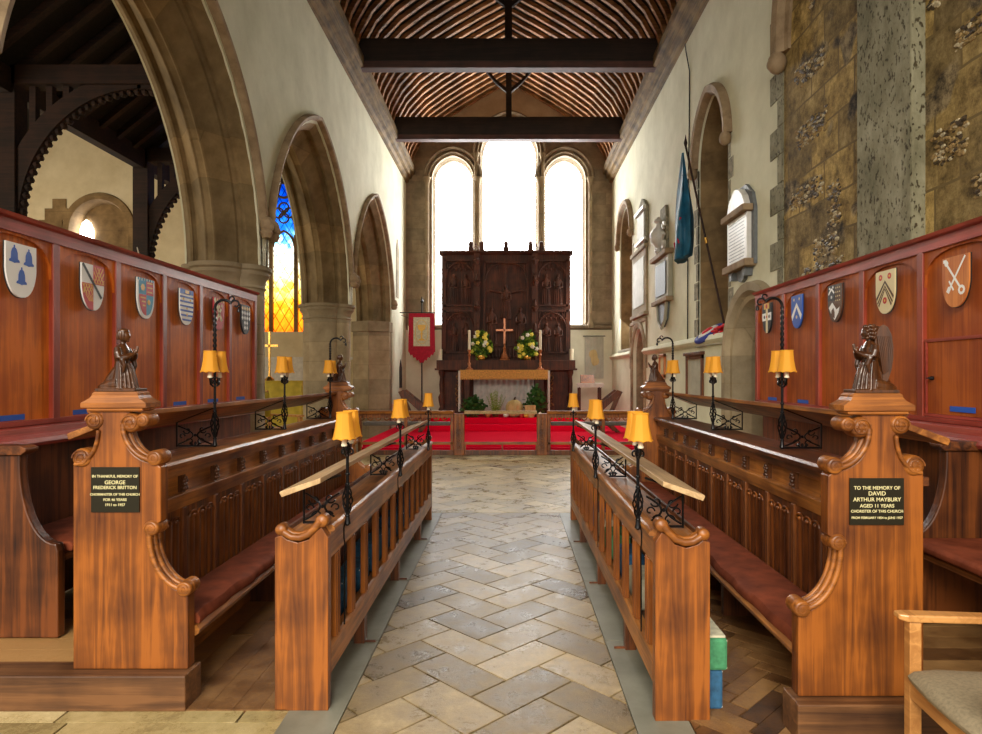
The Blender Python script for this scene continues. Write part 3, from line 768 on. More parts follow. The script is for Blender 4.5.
# chapel roof: two pitched slopes with rafters and trusses
m = MB()
for prof in ([(-8.0, 6.45), (-5.95, 8.1), (-3.9, 6.45)], [(-15, 6.5), (-11.3, 8.3), (-8.0, 6.45)]):
    pp = prof + [(x, z + .08) for x, z in prof[::-1]]
    m.prism(pp, 4.0, 17.0, 'y')
cn = struct(m, 'ceiling', M['board'])
for y in [4.4 + .55 * k for k in range(23)]:
    r = MB()
    for prof in ([(-8.0, 6.45), (-5.95, 8.1), (-3.9, 6.45)], [(-11.3, 8.3), (-8.0, 6.45)]):
        r.loft([[(x, y - .06, z - .14), (x, y + .06, z - .14), (x, y + .06, z), (x, y - .06, z)] for x, z in prof])
    r.build('rafter', M['darkbeam'], cn)
def truss(y):
    t = empty('roof_truss', (-8, y, 0), kind='structure')
    b = MB(); b.box(-8.22, -7.9, y - .14, y + .14, 3.0, 6.5); b.build('post', M['darkbeam'], t)
    b = MB(); b.box(-8.2, -3.92, y - .14, y + .14, 6.2, 6.5); b.build('tie_beam', M['darkbeam'], t)
    for s, xc in ((1, -7.9), (-1, -4.0)):
        b = MB(); n = 26; inner = []; outer = []
        for i in range(n + 1):
            a = pi / 2 * i / n
            x = xc + s * (1.98 - 1.98 * cos(a)); z = 3.95 + 2.2 * sin(a)
            inner.append((x + s * .0 - (0), z)); outer.append((xc + s * (1.98 - 2.3 * cos(a)), 3.95 + 2.45 * sin(a)))
        b.loft([[(p[0], y - .08, p[1]), (p[0], y + .08, p[1]), (max(min(q_[0], -3.95), -8.1), y + .08, min(q_[1], 6.3)), (max(min(q_[0], -3.95), -8.1), y - .08, min(q_[1], 6.3))] for p, q_ in zip(inner, outer)])
        for i in range(1, n, 1):
            p = inner[i]; b.ell((p[0] + s * .03, y, p[1] - .03), (.055, .07, .055), 6, 4)
        b.build('arched_brace', M['darkbeam'], t)
        for k in range(4):
            x = xc + s * (.22 + k * .27); z = 3.95 + 2.2 * sqrt(max(0, 1 - ((1.98 - abs(x - xc)) / 2.0) ** 2)) * 1.0
            if z < 6.15:
                p = MB(); p.box(x - .05, x + .05, y - .05, y + .05, z + .05, 6.22); p.build('strut', M['darkbeam'], t)
    return t
truss(10.5); truss(14.3)
m = MB(); m.box(-8.15, -7.95, 4.2, 17, 6.05, 6.45); struct(m, 'beam', M['darkbeam'])

# ================================================================== STALLS
def X(side, d): return -(.84 + d) if side < 0 else (.65 + d)
def fmap(side): return lambda p: (X(side, p[0]), p[1], p[2])
SN = {-1: 'north', 1: 'south'}
LR = {-1: 'left', 1: 'right'}

def iron_bracket(side, d0, d1, y, zb, zt0, zt1):
    """bracket from pole side d0 (top zt0) out to d1 (top zt1), foot at zb"""
    b = MB(fmap(side)); W = d1 - d0; H = zt1 - zb
    b.tube([(d1, y, zb), (d1, y, zt1)], .006, 6, sq=True); b.tube([(d0, y, zb + .006), (d1, y, zb + .006)], .006, 6); b.tube([(d0, y, zt0), (d1, y, zt1)], .006, 6)
    def sp(cx, cz, r, a0, a1, r1=None): b.tube([(p[0], y, p[1]) for p in spiral((cx, cz), r, r1 if r1 is not None else r * .3, a0, a1, 16)], .0045, 5)
    # crossing bows with scrolled ends
    m_ = (d0 + d1) / 2; zm = zb + H * .47
    for q in (1, -1):
        b.tube([(m_ + q * (W * .46 - W * .40 * sin(pi * i / 12)), y, zb + H * (.10 + .74 * i / 12)) for i in range(13)], .0055, 5)
    R_ = min(W, H) * .16
    for (cx, cz, a0, sg) in ((.36, .20, pi * .9, -1), (.64, .20, .1, 1), (.30, .70, pi * 1.1, 1), (.72, .66, -.1, -1)):
        sp(d0 + W * cx, zb + H * cz, R_, a0, a0 + sg * 5.2)
    sp(d0 + W * .14, zb + H * .44, R_ * .8, 0, 5); sp(d0 + W * .86, zb + H * .42, R_ * .8, pi, pi - 5)
    for k in range(3):
        b.tube([(m_ + (k - 1) * W * .06, y, zb + .006), (m_ + (k - 1) * W * .12, y, zb + H * .16), (m_ + (k - 1) * W * .10, y, zb + H * .22)], [.006, .009, .003], 5)
    b.ell((m_, y, zm), .010, 6, 5)
    return b

def roll(b, pts, r, n=10): b.tube(pts, r, n)
LEN0 = {-1: 3.0, 1: 2.91}
def front_desk(side):
    ya, yb = LEN0[side], 7.0
    lab = {-1: 'low oak choir desk with slatted front, left of the aisle', 1: 'low oak choir desk with slatted front, right of the aisle'}[side]
    t = empty('choir_desk', (X(side, .12), ya, 0), lab, 'choir desk', 'low slatted choir desks along the aisle')
    f = fmap(side)
    for y in (ya, yb - .055):
        e = MB(f); e.prism([(0, 0), (0, .80), (.03, .845), (.055, .83), (.09, .79), (.14, .775), (.19, .79), (.215, .81), (.246, .80), (.246, 0)], y, y + .055, 'y')
        eo = e.build('end_panel', M['oak_v'], t, bevel=.003)
        s = MB(f)
        cur = [(.035, .875), (.06, .845), (.09, .815), (.13, .80), (.17, .803), (.205, .825)]
        for k, (dy, dz, rr) in enumerate(((.0, 0, .017), (.055, 0, .017), (.0275, .006, .018))):
            s.tube([(a, y + dy, z + dz) for a, z in cur], rr, 8)
        s.lathe([(.0, -.012), (.024, -.008), (.030, .0), (.030, .055), (.024, .063), (0, .067)], (.03, y, .875), 14, ax='y')
        s.lathe([(.0, -.012), (.022, -.008), (.027, .0), (.027, .055), (.022, .063), (0, .067)], (.218, y, .835), 14, ax='y')
        s.build('scroll', M['oak_x'], eo, smooth=50)
    r = MB(f); r.prism([(.002, .69), (.002, .812), (.028, .812), (.028, .69)], ya + .055, yb - .055, 'y'); r.build('top_rail', M['oak_y'], t, bevel=.003)
    r = MB(f); r.prism([(-.012, .815), (-.018, .825), (-.012, .838), (.0, .846), (.03, .846), (.042, .838), (.046, .806), (.245, .800), (.245, .78), (.03, .78), (.03, .815)], ya + .056, yb - .056, 'y'); r.build('ledge', M['oak_y'], t, smooth=25)
    r = MB(f); r.prism([(.0, .15), (.0, .27), (.012, .285), (.05, .285), (.05, .15)], ya + .055, yb - .055, 'y'); r.build('bottom_rail', M['oak_y'], t, bevel=.003)
    r = MB(f); r.box(.05, .24, ya + .055, yb - .055, .20, .222); r.build('kneeler_shelf', M['oakdark_y'], t)
    r = MB(f); r.box(.222, .236, ya + .055, yb - .055, .223, .82); r.build('back_board', M['oakdark_v'], t)  # dark board added to deepen the gaps behind the slats
    y = ya + .18; first = None
    while y < yb - .1:
        if first is None:
            s = MB(f); s.prism([(y - .042, .285), (y - .042, .69), (y + .042, .69), (y + .042, .285)], .0, .026, 'x')
            s.tube([(.002, y - .02, .285), (.002, y - .02, .69)], .008, 6); s.tube([(.002, y + .02, .285), (.002, y + .02, .69)], .008, 6)
            first = s.build('slat', M['oak_v'], t, bevel=.003); fy = y
        else:
            c = first.copy(); col.objects.link(c); c.parent = t; c.location = (0, y - fy, 0)
        y += .312 if side < 0 else .318
    for y in (ya + .75, ya + 1.9, ya + 3.1):
        s = MB(f); s.box(.0, .06, y, y + .07, 0, .15); s.box(-.06, .06, y + .02, y + .03, 0, .012); s.build('foot', M['oakdark_v'], t)
    # book rest
    r = MB(f); r.prism([(.035, 1.075), (.035, 1.050), (.215, .985), (.225, 1.005), (.222, 1.012)], ya + .0, yb - .1, 'y')
    r.build('book_rest', M['tan'], t, bevel=.003)
    ys = [ya + .24, ya + 1.80, ya + 3.45]
    for y in ys:
        iron_bracket(side, .005, .19, y + .01, .808, 1.05, .99).build('iron_bracket', M['iron'], t, smooth=50)
    # cables run down the aisle face
    for y in ys[:2]:
        c = MB(f); c.tube([(-.024, y, .83), (-.012, y, .79), (-.012, y, .74), (-.012, y + .02, .70), (-.010, y + .02, .52), (-.010, y + .02, .3)], .004, 5)
        c.build('cable', M['iron'], t, smooth=60)
    return ys

def lamp(side, d, y, zb, zl, single=False, crook=None, label='', face_drop=0):
    """candle lamp pole at desk: foot zb, candle arms at zl; shades spaced along y"""
    f = fmap(side)
    t = empty('choir_lamp', (X(side, d), y, zb), label, 'lamp', 'amber shaded candle lamps on the choir desks')
    b = MB(f); H = zl - zb
    b.tube([(d, y, zb), (d, y, zl)], .008, 8)
    b.lathe([(.008, 0), (.017, .01), (.012, .03), (.009, .06)], (d, y, zb), 8)
    for k in range(5):                               # basket twist
        pts = []
        for i in range(13):
            u = i / 12; a = 2 * pi * k / 5 + u * 3.6; rr = .008 + .016 * sin(pi * u) ** 1.2
            pts.append((d + rr * cos(a), y + rr * sin(a), zb + H * .14 + u * H * .34))
        b.tube(pts, .0042, 5)
    for u in (.12, .5, .62): b.ell((d, y, zb + H * u), (.013, .013, .010), 8, 6)
    b.build('pole', M['iron'], t, smooth=50)
    arms = [0] if single else [-.066, .066]
    a_ = MB(f)
    for s in ((-1, 1)):
        a_.tube([(d, y + s * (q[0]), zl - .02 + q[1]) for q in spiral((.028, -.015), .03, .008, pi, pi - 5.2, 14)], .0055, 6)
        a_.tube([(d + s * q[0] * .8, y, zl - .04 + q[1]) for q in spiral((.022, -.01), .024, .006, pi, pi - 5.0, 12)], .005, 6)
        if not single: a_.tube([(d, y, zl - .06), (d, y + s * .03, zl - .065), (d, y + s * .058, zl - .045), (d, y + s * .066, zl - .015)], .006, 6)
    a_.build('scroll_arm', M['iron'], t, smooth=50)
    for s in arms:
        c = MB(f).lathe([(.0, -.014), (.014, -.012), (.015, -.004), (.012, 0), (.0125, .03), (.011, .10), (.0, .10)], (d, y + s, zl), 12); c.build('candle_holder', M['candle'], t, smooth=50)
        sh = MB(f); rings = []
        zs = zl + .022
        for (h, r) in ((0, .057), (.018, .053), (.04, .048), (.07, .043), (.10, .040), (.13, .038)):
            ring = []
            for k in range(48):
                a = 2 * pi * k / 48; fl = 1 - .05 * abs(sin(4 * a)) ** .6
                zz = zs + h + (.006 * abs(sin(4 * a)) if h in (0, ) else 0)
                ring.append((d + r * fl * cos(a), y + s + r * fl * sin(a), zz))
            rings.append(ring)
        inner = [[(d + (p[0] - d) * .97, y + s + (p[1] - y - s) * .97, p[2]) for p in rg] for rg in rings[::-1]]
        sh.loft(rings + inner + [rings[0]], caps=False)
        for rg in (rings[0], rings[-1]):
            sh.tube([Vector(p) for p in rg[::2]], .0028, 5, closed=True)
        so = sh.build('lamp_shade', M['shade'], t, smooth=35)
    if crook:
        c = MB(f); top, reach = crook; r = reach
        pts = [(d, y, zl), (d, y, top - r)]
        arc = [(d - r + r * cos(a), y, top - r + r * sin(a)) for a in [pi * i / 16 for i in range(1, 14)]]
        c.tube(pts + arc, .009, 8)
        for k in range(2):                            # twist
            c.tube([(d + .008 * cos(a), y + .008 * sin(a), zl + .03 + (top - r - zl - .03) * i / 50) for i in range(51) for a in [i * .75 + k * pi]], .005, 5)
        e = arc[-1]
        c.tube([(e[0] + .0 + q[0] - .03, y, e[2] + q[1] - .005) for q in spiral((0, 0), .032, .008, 0.2, 5.5, 16)], .006, 6)
        c.tube([(e[0] + q[0] - .01, y, e[2] + .03 + q[1]) for q in spiral((0, 0), .02, .006, 0, 5, 12)], .005, 6)
        c.lathe([(.0, -.035), (.012, -.03), (.009, -.01), (.004, 0)], (e[0] - .05, y, e[2] - .02), 8)
        c.build('crook', M['iron'], t, smooth=50)
    return t

pos_words = {0: 'nearest', 1: 'middle', 2: 'farthest'}
for side in (-1, 1):
    ys = front_desk(side)
    for i, y in enumerate(ys):
        lamp(side, -.030, y, .80, 1.215, single=(i == 2), label='%s amber-shaded lamp on the %s low slatted desk beside the aisle' % (('nearest', 'middle', 'single-shaded farthest')[i], LR[side]))

# ---- bench end outline in local coordinates (d measured from aisle face of desk, z)
def bench_outline(zb):
    P = [(.677, zb), (.677, .52)]
    P += [(.655, .545), (.70, .55)]                       # under the lower scroll knob
    P = [(.677, zb), (.677, .515), (.70, .53)]
    for i in range(9):                                   # concave arm
        a = i / 8; P.append((.70 + .165 * sin(a * pi / 2) * .95, .53 + .235 * (1 - cos(a * pi / 2)) + .03 * a))
    P += [(.84, .835), (.805, .86), (.805, 1.115)]
    for i in range(10):                                  # concave shoulder up to the neck
        a = i / 9; P.append((.83 + .15 * sin(a * pi / 2), 1.135 + .15 * (1 - cos(a * pi / 2))))
    P += [(.965, 1.35), (.945, 1.375), (.945, 1.395), (1.155, 1.395), (1.155, 1.375), (1.125, 1.35), (1.105, 1.30)]
    for i in range(8):
        a = i / 7; P.append((1.09 + .105 * (1 - cos(a * pi / 2)), 1.285 - .135 * sin(a * pi / 2)))
    P += [(1.217, 1.12), (1.217, zb)]
    return P
def bench_end(side, y, parent, th=.07, plaque=None):
    f = lambda p: (X(side, p[0] + DS[side]), p[1], p[2]); zb = .165
    e = MB(f); e.prism(bench_outline(zb), y, y + th, 'y'); eo = e.build('bench_end', M['oak_v'], parent, bevel=.005)
    s = MB(f)
    def mould(cur, r=.012):
        for dy, dz in ((-.006, 0), (th + .006, 0)): s.tube([(a, y + dy, z) for a, z in cur], r, 8)
        s.loft([[(a, y - .006, z + .008), (a, y + th + .006, z + .008), (a, y + th + .006, z - .008), (a, y - .006, z - .008)] for a, z in cur])
        s.tube([(a, y + th / 2, z + .004) for a, z in cur], r * 1.1, 8)
    def fin():
        nonlocal s
        s.build('scroll', M['oak_x'], eo, smooth=50); s = MB(f)
    mould([(.70 + .165 * sin(i / 10 * pi / 2) * .95, .545 + .235 * (1 - cos(i / 10 * pi / 2)) + .03 * i / 10) for i in range(11)])
    fin(); mould([(.83 + .15 * sin(i / 10 * pi / 2), 1.15 + .17 * (1 - cos(i / 10 * pi / 2))) for i in range(11)])
    fin(); mould([(1.205 - .11 * sin(i / 10 * pi / 2), 1.13 + .16 * (1 - cos(i / 10 * pi / 2))) for i in range(11)], .009)
    fin()
    for (a, z, r) in ((.69, .545, .036), (.845, .83, .036), (.83, 1.16, .036), (.885, 1.338, .032)):
        s.lathe([(0, -.018), (r * .8, -.017), (r * .93, -.013), (r, -.006), (r, th + .008), (r * .75, th + .014), (0, th + .02)], (a, y, z), 18, ax='y')
        s.tube([(a + q[0], y - .017, z + q[1]) for q in spiral((0, 0), r * .8, r * .15, 0, 9, 24)], .004, 5)
        s.build('scroll_knob', M['oak_x'], eo, smooth=50); s = MB(f)
    for (a, z, r) in ((.945, 1.325, .045), (1.115, 1.335, .042), (1.175, 1.16, .045)):
        c = MB(f)
        c.lathe([(0, -.012), (r * .8, -.010), (r, .0), (r, th), (r * .8, th + .01), (0, th + .012)], (a, y, z), 18, ax='y')
        c.tube([(a + q[0], y - .011, z + q[1]) for q in spiral((0, 0), r * .88, r * .2, 0, 10, 30)], .005, 5)
        for k in range(6):
            q = k * pi / 3; c.ell((a + r * .45 * cos(q), y - .009, z + r * .45 * sin(q)), (r * .16, .007, r * .16), 6, 5)
        c.build('rosette', M['oak_x'], eo, smooth=50)
    c = MB(f); cx = 1.01
    def sq(w, dp, z): return [(cx - w, y + th / 2 - dp, z), (cx + w, y + th / 2 - dp, z), (cx + w, y + th / 2 + dp, z), (cx - w, y + th / 2 + dp, z)]
    c.loft([sq(.115, .045, 1.378), sq(.13, .055, 1.385), sq(.13, .055, 1.393), sq(.152, .066, 1.398), sq(.152, .066, 1.420), sq(.118, .058, 1.440), sq(.108, .052, 1.455), sq(.108, .052, 1.463), sq(.098, .048, 1.472)])
    c.build('cap', M['oak_x'], eo, smooth=20)
    return eo

SY = {-1: 3.06, 1: 2.80}
DS = {-1: 0.0, 1: -.085}
LD = .95
def linenfold(side, y0, y1, parent, copy_of=None):
    f = fmap(side); w = y1 - y0
    p = MB(f); n = 48; base = LD
    rows = []
    for i in range(n + 1):
        u = i / n; edge = min(u, 1 - u)
        d = -.004 if edge < .09 else -.012 - .010 * abs(sin((u - .09) / .82 * pi * 4.0))
        rows.append((base + d, y0 + w * u))
    rings = [[(a, yy, z) for a, yy in rows] for z in (.30, .775)]
    p.add(rings[0] + rings[1] + [(base + .01, y0, .30), (base + .01, y1, .30), (base + .01, y0, .775), (base + .01, y1, .775)],
          [(i, i + 1, n + 2 + i, n + 1 + i) for i in range(n)])
    p.box(base - .003, base + .012, y0, y1, .30, .83)
    po = p.build('linenfold_panel', M['oakmid_v'] if side < 0 else M['oakdark_v'], parent, smooth=40, recalc=False)  # lighter oak left, darker right: the uneven light is put into the colour
    c = MB(f)
    for k in range(3):
        yc = y0 + w * (.22 + .28 * k)
        c.tube([(base - .018, yc + w * .13 * cos(a), .765 + .028 * sin(a)) for a in [pi * i / 8 for i in range(9)]], .006, 6)
        c.ell((base - .018, yc, .768), (.012, .014, .012), 7, 5)
    c.build('carved_crest', M['oak_v'], po, smooth=50)
    return po
def second_row(side):
    ya, yb = SY[side], 7.0
    f = fmap(side)
    t = empty('choir_stall', (X(side, LD), ya, 0), 'tall oak choir stall with scrolled end and linenfold front on the %s side' % LR[side], 'choir stall', 'oak choir stalls with linenfold fronts')
    bench_end(side, ya, t); bench_end(side, yb - .0, t)
    y0, y1 = ya + .07, yb
    r = MB(f); r.box(LD - .012, LD + .028, y0, y1, .008, .30); r.build('bottom_rail', M['oak_y'], t)
    r = MB(f); r.prism([(LD - .012, .83), (LD - .03, .90), (LD - .03, .912), (LD + .03, .912), (LD + .03, .83)], y0, y1, 'y'); r.build('middle_rail', M['oak_y'], t, bevel=.003)
    r = MB(f); r.box(LD + .012, LD + .03, y0, y1, .912, 1.01); r.build('frieze', M['oak_y'], t)
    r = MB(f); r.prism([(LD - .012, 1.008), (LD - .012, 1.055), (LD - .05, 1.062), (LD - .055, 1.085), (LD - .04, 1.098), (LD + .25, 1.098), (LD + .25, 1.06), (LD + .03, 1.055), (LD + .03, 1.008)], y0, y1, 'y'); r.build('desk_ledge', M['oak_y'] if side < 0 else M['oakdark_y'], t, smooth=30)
    r = MB(f); r.box(LD + .03, LD + .05, y0, y1, .17, 1.06); r.build('back_board', M['oakdark_y'], t)
    n = 10 if side < 0 else 11; st = (y1 - y0 - .03) / n
    p0 = None
    for k in range(n):
        yy = y0 + .03 + k * st
        if p0 is None:
            p0 = linenfold(side, yy + .022, yy + st - .022, t)
            s = MB(f); s.box(LD - .02, LD + .012, yy - .022, yy + .022, .30, .83); s0 = s.build('stile', M['oak_v'] if side < 0 else M['oakmid_v'], t, bevel=.004)
            b = MB(f); b.box(LD - .012, LD + .012, yy - .018, yy + .018, .912, 1.008)
            for (dz, dy) in ((.935, -.01), (.935, .012), (.955, 0), (.975, -.012), (.975, .01), (.99, 0)): b.ell((LD - .018, yy + dy, dz), (.014, .014, .013), 7, 5)
            b0 = b.build('carved_block', M['carved'], t, smooth=50); fy = yy
        else:
            for o in (p0, s0, b0):
                c = copy_tree(o, t); c.location = (0, yy - fy, 0)
    # seat in front of the linenfold
    r = MB(f); e_ = .05 if side > 0 else 0; r.prism([(.675 - e_, .295), (.66 - e_, .305), (.655 - e_, .325), (.67 - e_, .345), (LD - .012, .345), (LD - .012, .295)], y0, y1, 'y'); r.build('seat_board', M['oak_y'], t, smooth=40)
    for y in (y0 + 1.3, y0 + 2.6):
        s = MB(f); s.box(.72, LD - .02, y, y + .05, .007, .295); s.build('seat_bracket', M['oakdark_v'], t)
    r = MB(f); r.prism([(1.02, 1.372), (1.02, 1.345), (1.30, 1.235), (1.31, 1.258), (1.305, 1.268)], y0 + .02, y1 - .01, 'y'); r.build('book_rest', M['oak_y'], t, bevel=.004)
    lys = [4.07, 5.33, 6.68] if side < 0 else [3.96, 5.31, 6.62]
    for y in lys: iron_bracket(side, 1.02, 1.25, y + .008, 1.10, 1.345, 1.255).build('iron_bracket', M['iron'], t, smooth=50)
    # second row bench behind
    r = MB(f); r.box(1.55, 1.585, y0 + .3, y1, .165, 1.13); r.build('seat_back', M['oakdark_v'], t) if False else None
    for i, y in enumerate(lys):
        lamp(side, 1.008, y, 1.10, 1.545, crook=(2.02, .055) if i == 0 else ((1.93, .06) if i == 2 else None),
             label='%s lamp with paired amber shades on the %s upper desk' % (('crook-topped nearest', 'plain-topped middle', 'crook-topped farthest')[i], LR[side]))
    # cushions (thing of its own)
    c = MB(f); n = 40; rings = []
    for i in range(n + 1):
        y = y0 + .02 + (y1 - y0 - .04) * i / n; w = .004 * sin(i * 1.7) + .003 * sin(i * .6)
        w -= e_; rings.append([(.665 + w, y, .347), (.662 + w, y, .375), (.675 + w, y, .397 + (w + e_)), (.72, y, .404), (.90, y, .402), (LD - .03, y, .395), (LD - .03, y, .347)])
    c.loft(rings)
    cu = c.build('bench_cushion', M['cushion'], None, smooth=50)
    tag(cu, 'long red-brown cushion on the front bench, %s of the aisle' % LR[side], 'cushion', 'long choir bench cushions')
second_row(-1); second_row(1)

# ---- back row stall against the panelled screen
SX = {-1: -2.90, 1: 2.75}
def back_row(side):
    f = lambda p: (side * p[0], p[1], p[2])
    xb = abs(SX[side]) - .02
    y0, y1 = (3.42, 7.1) if side < 0 else (1.6, 6.9)
    t = empty('back_bench', (side * xb, y0, .165), 'dark oak bench against the panelled screen on the %s' % LR[side], 'bench', 'dark benches below the panelled screens')
    r = MB(f); r.box(xb - .045, xb - .01, y0, y1, .17, 1.14); r.build('backrest', M['oakdark_v'], t)
    r = MB(f); r.prism([(xb - .14, 1.14), (xb - .15, 1.16), (xb - .14, 1.185), (xb - .06, 1.20), (xb - .055, 1.235), (xb, 1.25), (xb, 1.14)], y0, y1, 'y'); r.build('capping_rail', M['red_y'], t, smooth=30)
    r = MB(f); r.prism([(xb - .495, .555), (xb - .495, .595), (xb - .045, .595), (xb - .045, .555)], y0 + (.061 if side < 0 else 0), y1, 'y'); r.build('seat', M['oakdark_y'], t, bevel=.005)
    ends = [3.42] if side < 0 else [3.62]
    for y in ends:
        e = MB(f); P = [(xb - .01, .165), (xb - .01, 1.13), (xb - .30, 1.13)]
        for i in range(13):
            a = i / 12; P.append((xb - .30 - .19 * (1 - cos(a * pi / 2)) * 1.0, 1.08 - .42 * sin(a * pi / 2)))
        P += [(xb - .50, .62), (xb - .50, .165)]
        e.prism(P, y, y + .06, 'y'); eo = e.build('bench_end', M['oakdark_v'], t, bevel=.008)
        c = MB(f); c.prism([(xb, 1.13), (xb - .32, 1.13), (xb - .345, 1.15), (xb - .345, 1.165), (xb - .31, 1.18), (xb, 1.18)], y - .02, y + .08, 'y'); c.build('cap', M['oakdark_y'], eo, bevel=.004)
    c = MB(f); ya = y0 + .09; segs = [(ya, y1 - .05)] if side < 0 else [(y0, 3.6)]
    for a, b in segs: c.prism([(xb - .515, .598), (xb - .52, .63), (xb - .50, .65), (xb - .06, .648), (xb - .06, .598)], a, b, 'y')
    cu = c.build('bench_cushion', M['cushion'], None, bevel=.01)
    tag(cu, 'dark red cushion on the bench under the %s panelled screen' % LR[side], 'cushion', 'long choir bench cushions')
back_row(-1); back_row(1)

# ---- panelled screens
def screen(side):
    xs = abs(SX[side]); f = lambda p: (side * p[0], p[1], p[2])
    posts = [2.80, 3.46, 4.11, 4.76, 5.40, 6.04, 6.67, 7.33] if side < 0 else [2.05, 2.82, 3.56, 4.31, 5.03, 5.75, 6.47, 7.17]
    zt = 2.478 if side < 0 else 2.455
    t = empty('panelled_screen', (side * xs, posts[0], 1.25), 'tall red-brown panelled screen hung with painted shields, %s side' % LR[side], 'panelled screen', 'panelled screens behind the choir')
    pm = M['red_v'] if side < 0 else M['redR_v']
    zb = 1.25
    for a, b in zip(posts, posts[1:]):
        p = MB(f); p.box(xs - .005, xs + .02, a, b, zb, zt - .03); p.build('panel', pm, t)
        q = MB(f); q.box(xs - .035, xs + .0, a - .03, a + .03, zb, zt - .05); q.build('post', M['red_p'], t, bevel=.004)
        w = (b - a) / 2 - .03; c_ = (a + b) / 2      # arched head fillets
        P = [(c_ - w, zt - .10)]
        for i in range(13):
            an = pi * i / 12
            ax_ = c_ - w * cos(an); sx = abs(cos(an))
            zz = zt - .33 + .215 * (1 - sx ** 2.6) ** (1 / 2.6)
            P.append((ax_, zz))
        P.append((c_ + w, zt - .10)); 
        h = MB(f); h.prism(P, xs - .022, xs - .004, 'x'); h.build('arched_head', pm, t)
    q = MB(f); q.box(xs - .035, xs, posts[-1] - .03, posts[-1] + .03, zb, zt - .05); q.build('post', M['red_p'], t, bevel=.004)
    r = MB(f); r.prism([(xs - .037, zt - .10), (xs - .037, zt - .03), (xs - .06, zt - .02), (xs - .07, zt), (xs + .03, zt), (xs + .03, zt - .10)], posts[0], posts[-1] + .03, 'y'); r.build('top_rail', M['red_y'], t, smooth=30)
    r = MB(f); r.box(xs - .037, xs, posts[0], posts[-1] + .03, zb - .0, zb + .03); r.build('bottom_rail', M['red_y'], t)
    if side > 0:                                      # small door in the nearest panel
        d = MB(f); a, b = 3.60, 4.26
        d.box(xs - .02, xs - .006, 3.62, 4.25, 1.30, 1.765); do = d.build('cupboard_door', pm, t, bevel=.004)
        fr = MB(f)
        for bx in ((3.595, 4.28, 1.765, 1.785), (3.595, 4.28, 1.282, 1.30)): fr.box(xs - .028, xs - .005, *bx)
        fr.box(xs - .028, xs - .005, 4.25, 4.265, 1.30, 1.765); fr.build('door_frame', M['red_y'], do)
        k = MB(f); k.lathe([(.004, 0), (.006, .02), (.013, .03), (.013, .045), (.0, .05)], (xs - .068, 4.19, 1.53), 10, ax='x'); k.build('knob', M['iron'], do, smooth=50)
    return posts
pL = screen(-1); pR = screen(1)

# ---- shields
def shield_outline(w, h, n=8):
    P = [(-w, h * .42), (w, h * .42), (w, -h * .05)]
    for i in range(1, n + 1):
        a = i / n; P.append((w * cos(a * pi / 2) ** .85 if a < 1 else 0, -h * .05 - h * .53 * sin(a * pi / 2) ** 1.15))
    for i in range(n - 1, 0, -1):
        a = i / n; P.append((-w * cos(a * pi / 2) ** .85, -h * .05 - h * .53 * sin(a * pi / 2) ** 1.15))
    P.append((-w, -h * .05)); return P
def inside(P, rect):
    return clip(P, rect)
def shield(side, y, z, base, charges, label, w=.118, h=.31):
    x = SX[side] - side * .04
    t = empty('heraldic_shield', (x, y, z), label, 'shield', 'painted shields on the panelled screens')
    if side < 0: f = lambda p: (x + p[2], y + p[0], z + p[1])
    else: f = lambda p: (x - p[2], y - p[0], z + p[1])
    P = shield_outline(w, h)
    b = MB(f); b.prism(P, .0, .016, 'z'); b.build('board', base, t)
    b = MB(f); b.prism([(a * 1.03, c * 1.02) for a, c in P], .0, .006, 'z'); b.build('rim', M['black'], t)
    by = {}
    for poly, mt, lv in charges:
        by.setdefault((mt, lv), []).append(poly)
    for (mt, lv), ps in by.items():
        b = MB(f)
        for p in ps:
            if len(p) >= 3: b.prism(p, .0165 + lv * .0008, .0175 + lv * .0008, 'z')
        b.build('charge', M[mt], t)
    return P
W, H_ = .118, .31
SP = shield_outline(W, H_)
def cp(r): return clip(SP, r)
def line(a, b, t):
    d = Vector((b[0] - a[0], b[1] - a[1])); n = Vector((-d.y, d.x)).normalized() * t / 2
    return [(a[0] + n.x, a[1] + n.y), (b[0] + n.x, b[1] + n.y), (b[0] - n.x, b[1] - n.y), (a[0] - n.x, a[1] - n.y)]
def disc(c, r, n=14): return [(c[0] + r * cos(2 * pi * k / n), c[1] + r * sin(2 * pi * k / n)) for k in range(n)]
def bell(cx, cy, s):
    return [(cx + a * s, cy + b * s) for a, b in [(-.9, -1), (-.85, -.75), (-.6, -.6), (-.55, .2), (-.35, .7), (-.12, .85), (-.1, 1.15), (.1, 1.15), (.12, .85), (.35, .7), (.55, .2), (.6, -.6), (.85, -.75), (.9, -1), (.35, -1.05), (0, -1.15), (-.35, -1.05)]]
ch1 = [(bell(-.056, .065, .045), 'blue', 0), (bell(.056, .060, .045), 'blue', 0), (bell(.0, -.055, .045), 'blue', 0)]
ch2 = [(cp((0, W, .0, H_)), 'red', 0), (cp((-W, 0, -H_, .0)), 'red', 0)]
for k in range(4):
    ch2 += [(line((.005 + .03 * k, .005), (min(.115, .005 + .03 * k + .07), .005 + (min(.115, .005 + .03 * k + .07) - .005 - .03 * k) * 1.6), .006), 'gold', 1), (line((.115 - .03 * k, .005), (max(.004, .115 - .03 * k - .07), .005 + (.115 - .03 * k - max(.004, .045 - .03 * k)) * 1.6), .006), 'gold', 1)]
    ch2 += [(line((-.112 + .03 * k, -.005 - .02 * 0), (-.112 + .03 * k + .045 if k < 3 else -.004, -.075 if k < 3 else -.05), .006), 'gold', 1), (line((-.005 - .03 * k, -.005), (max(-.10, -.05 - .03 * k), -.07), .006), 'gold', 1), (line((-.08 + .02 * k, -.075), (-.04 + .012 * k, -.12), .005), 'gold', 1)]
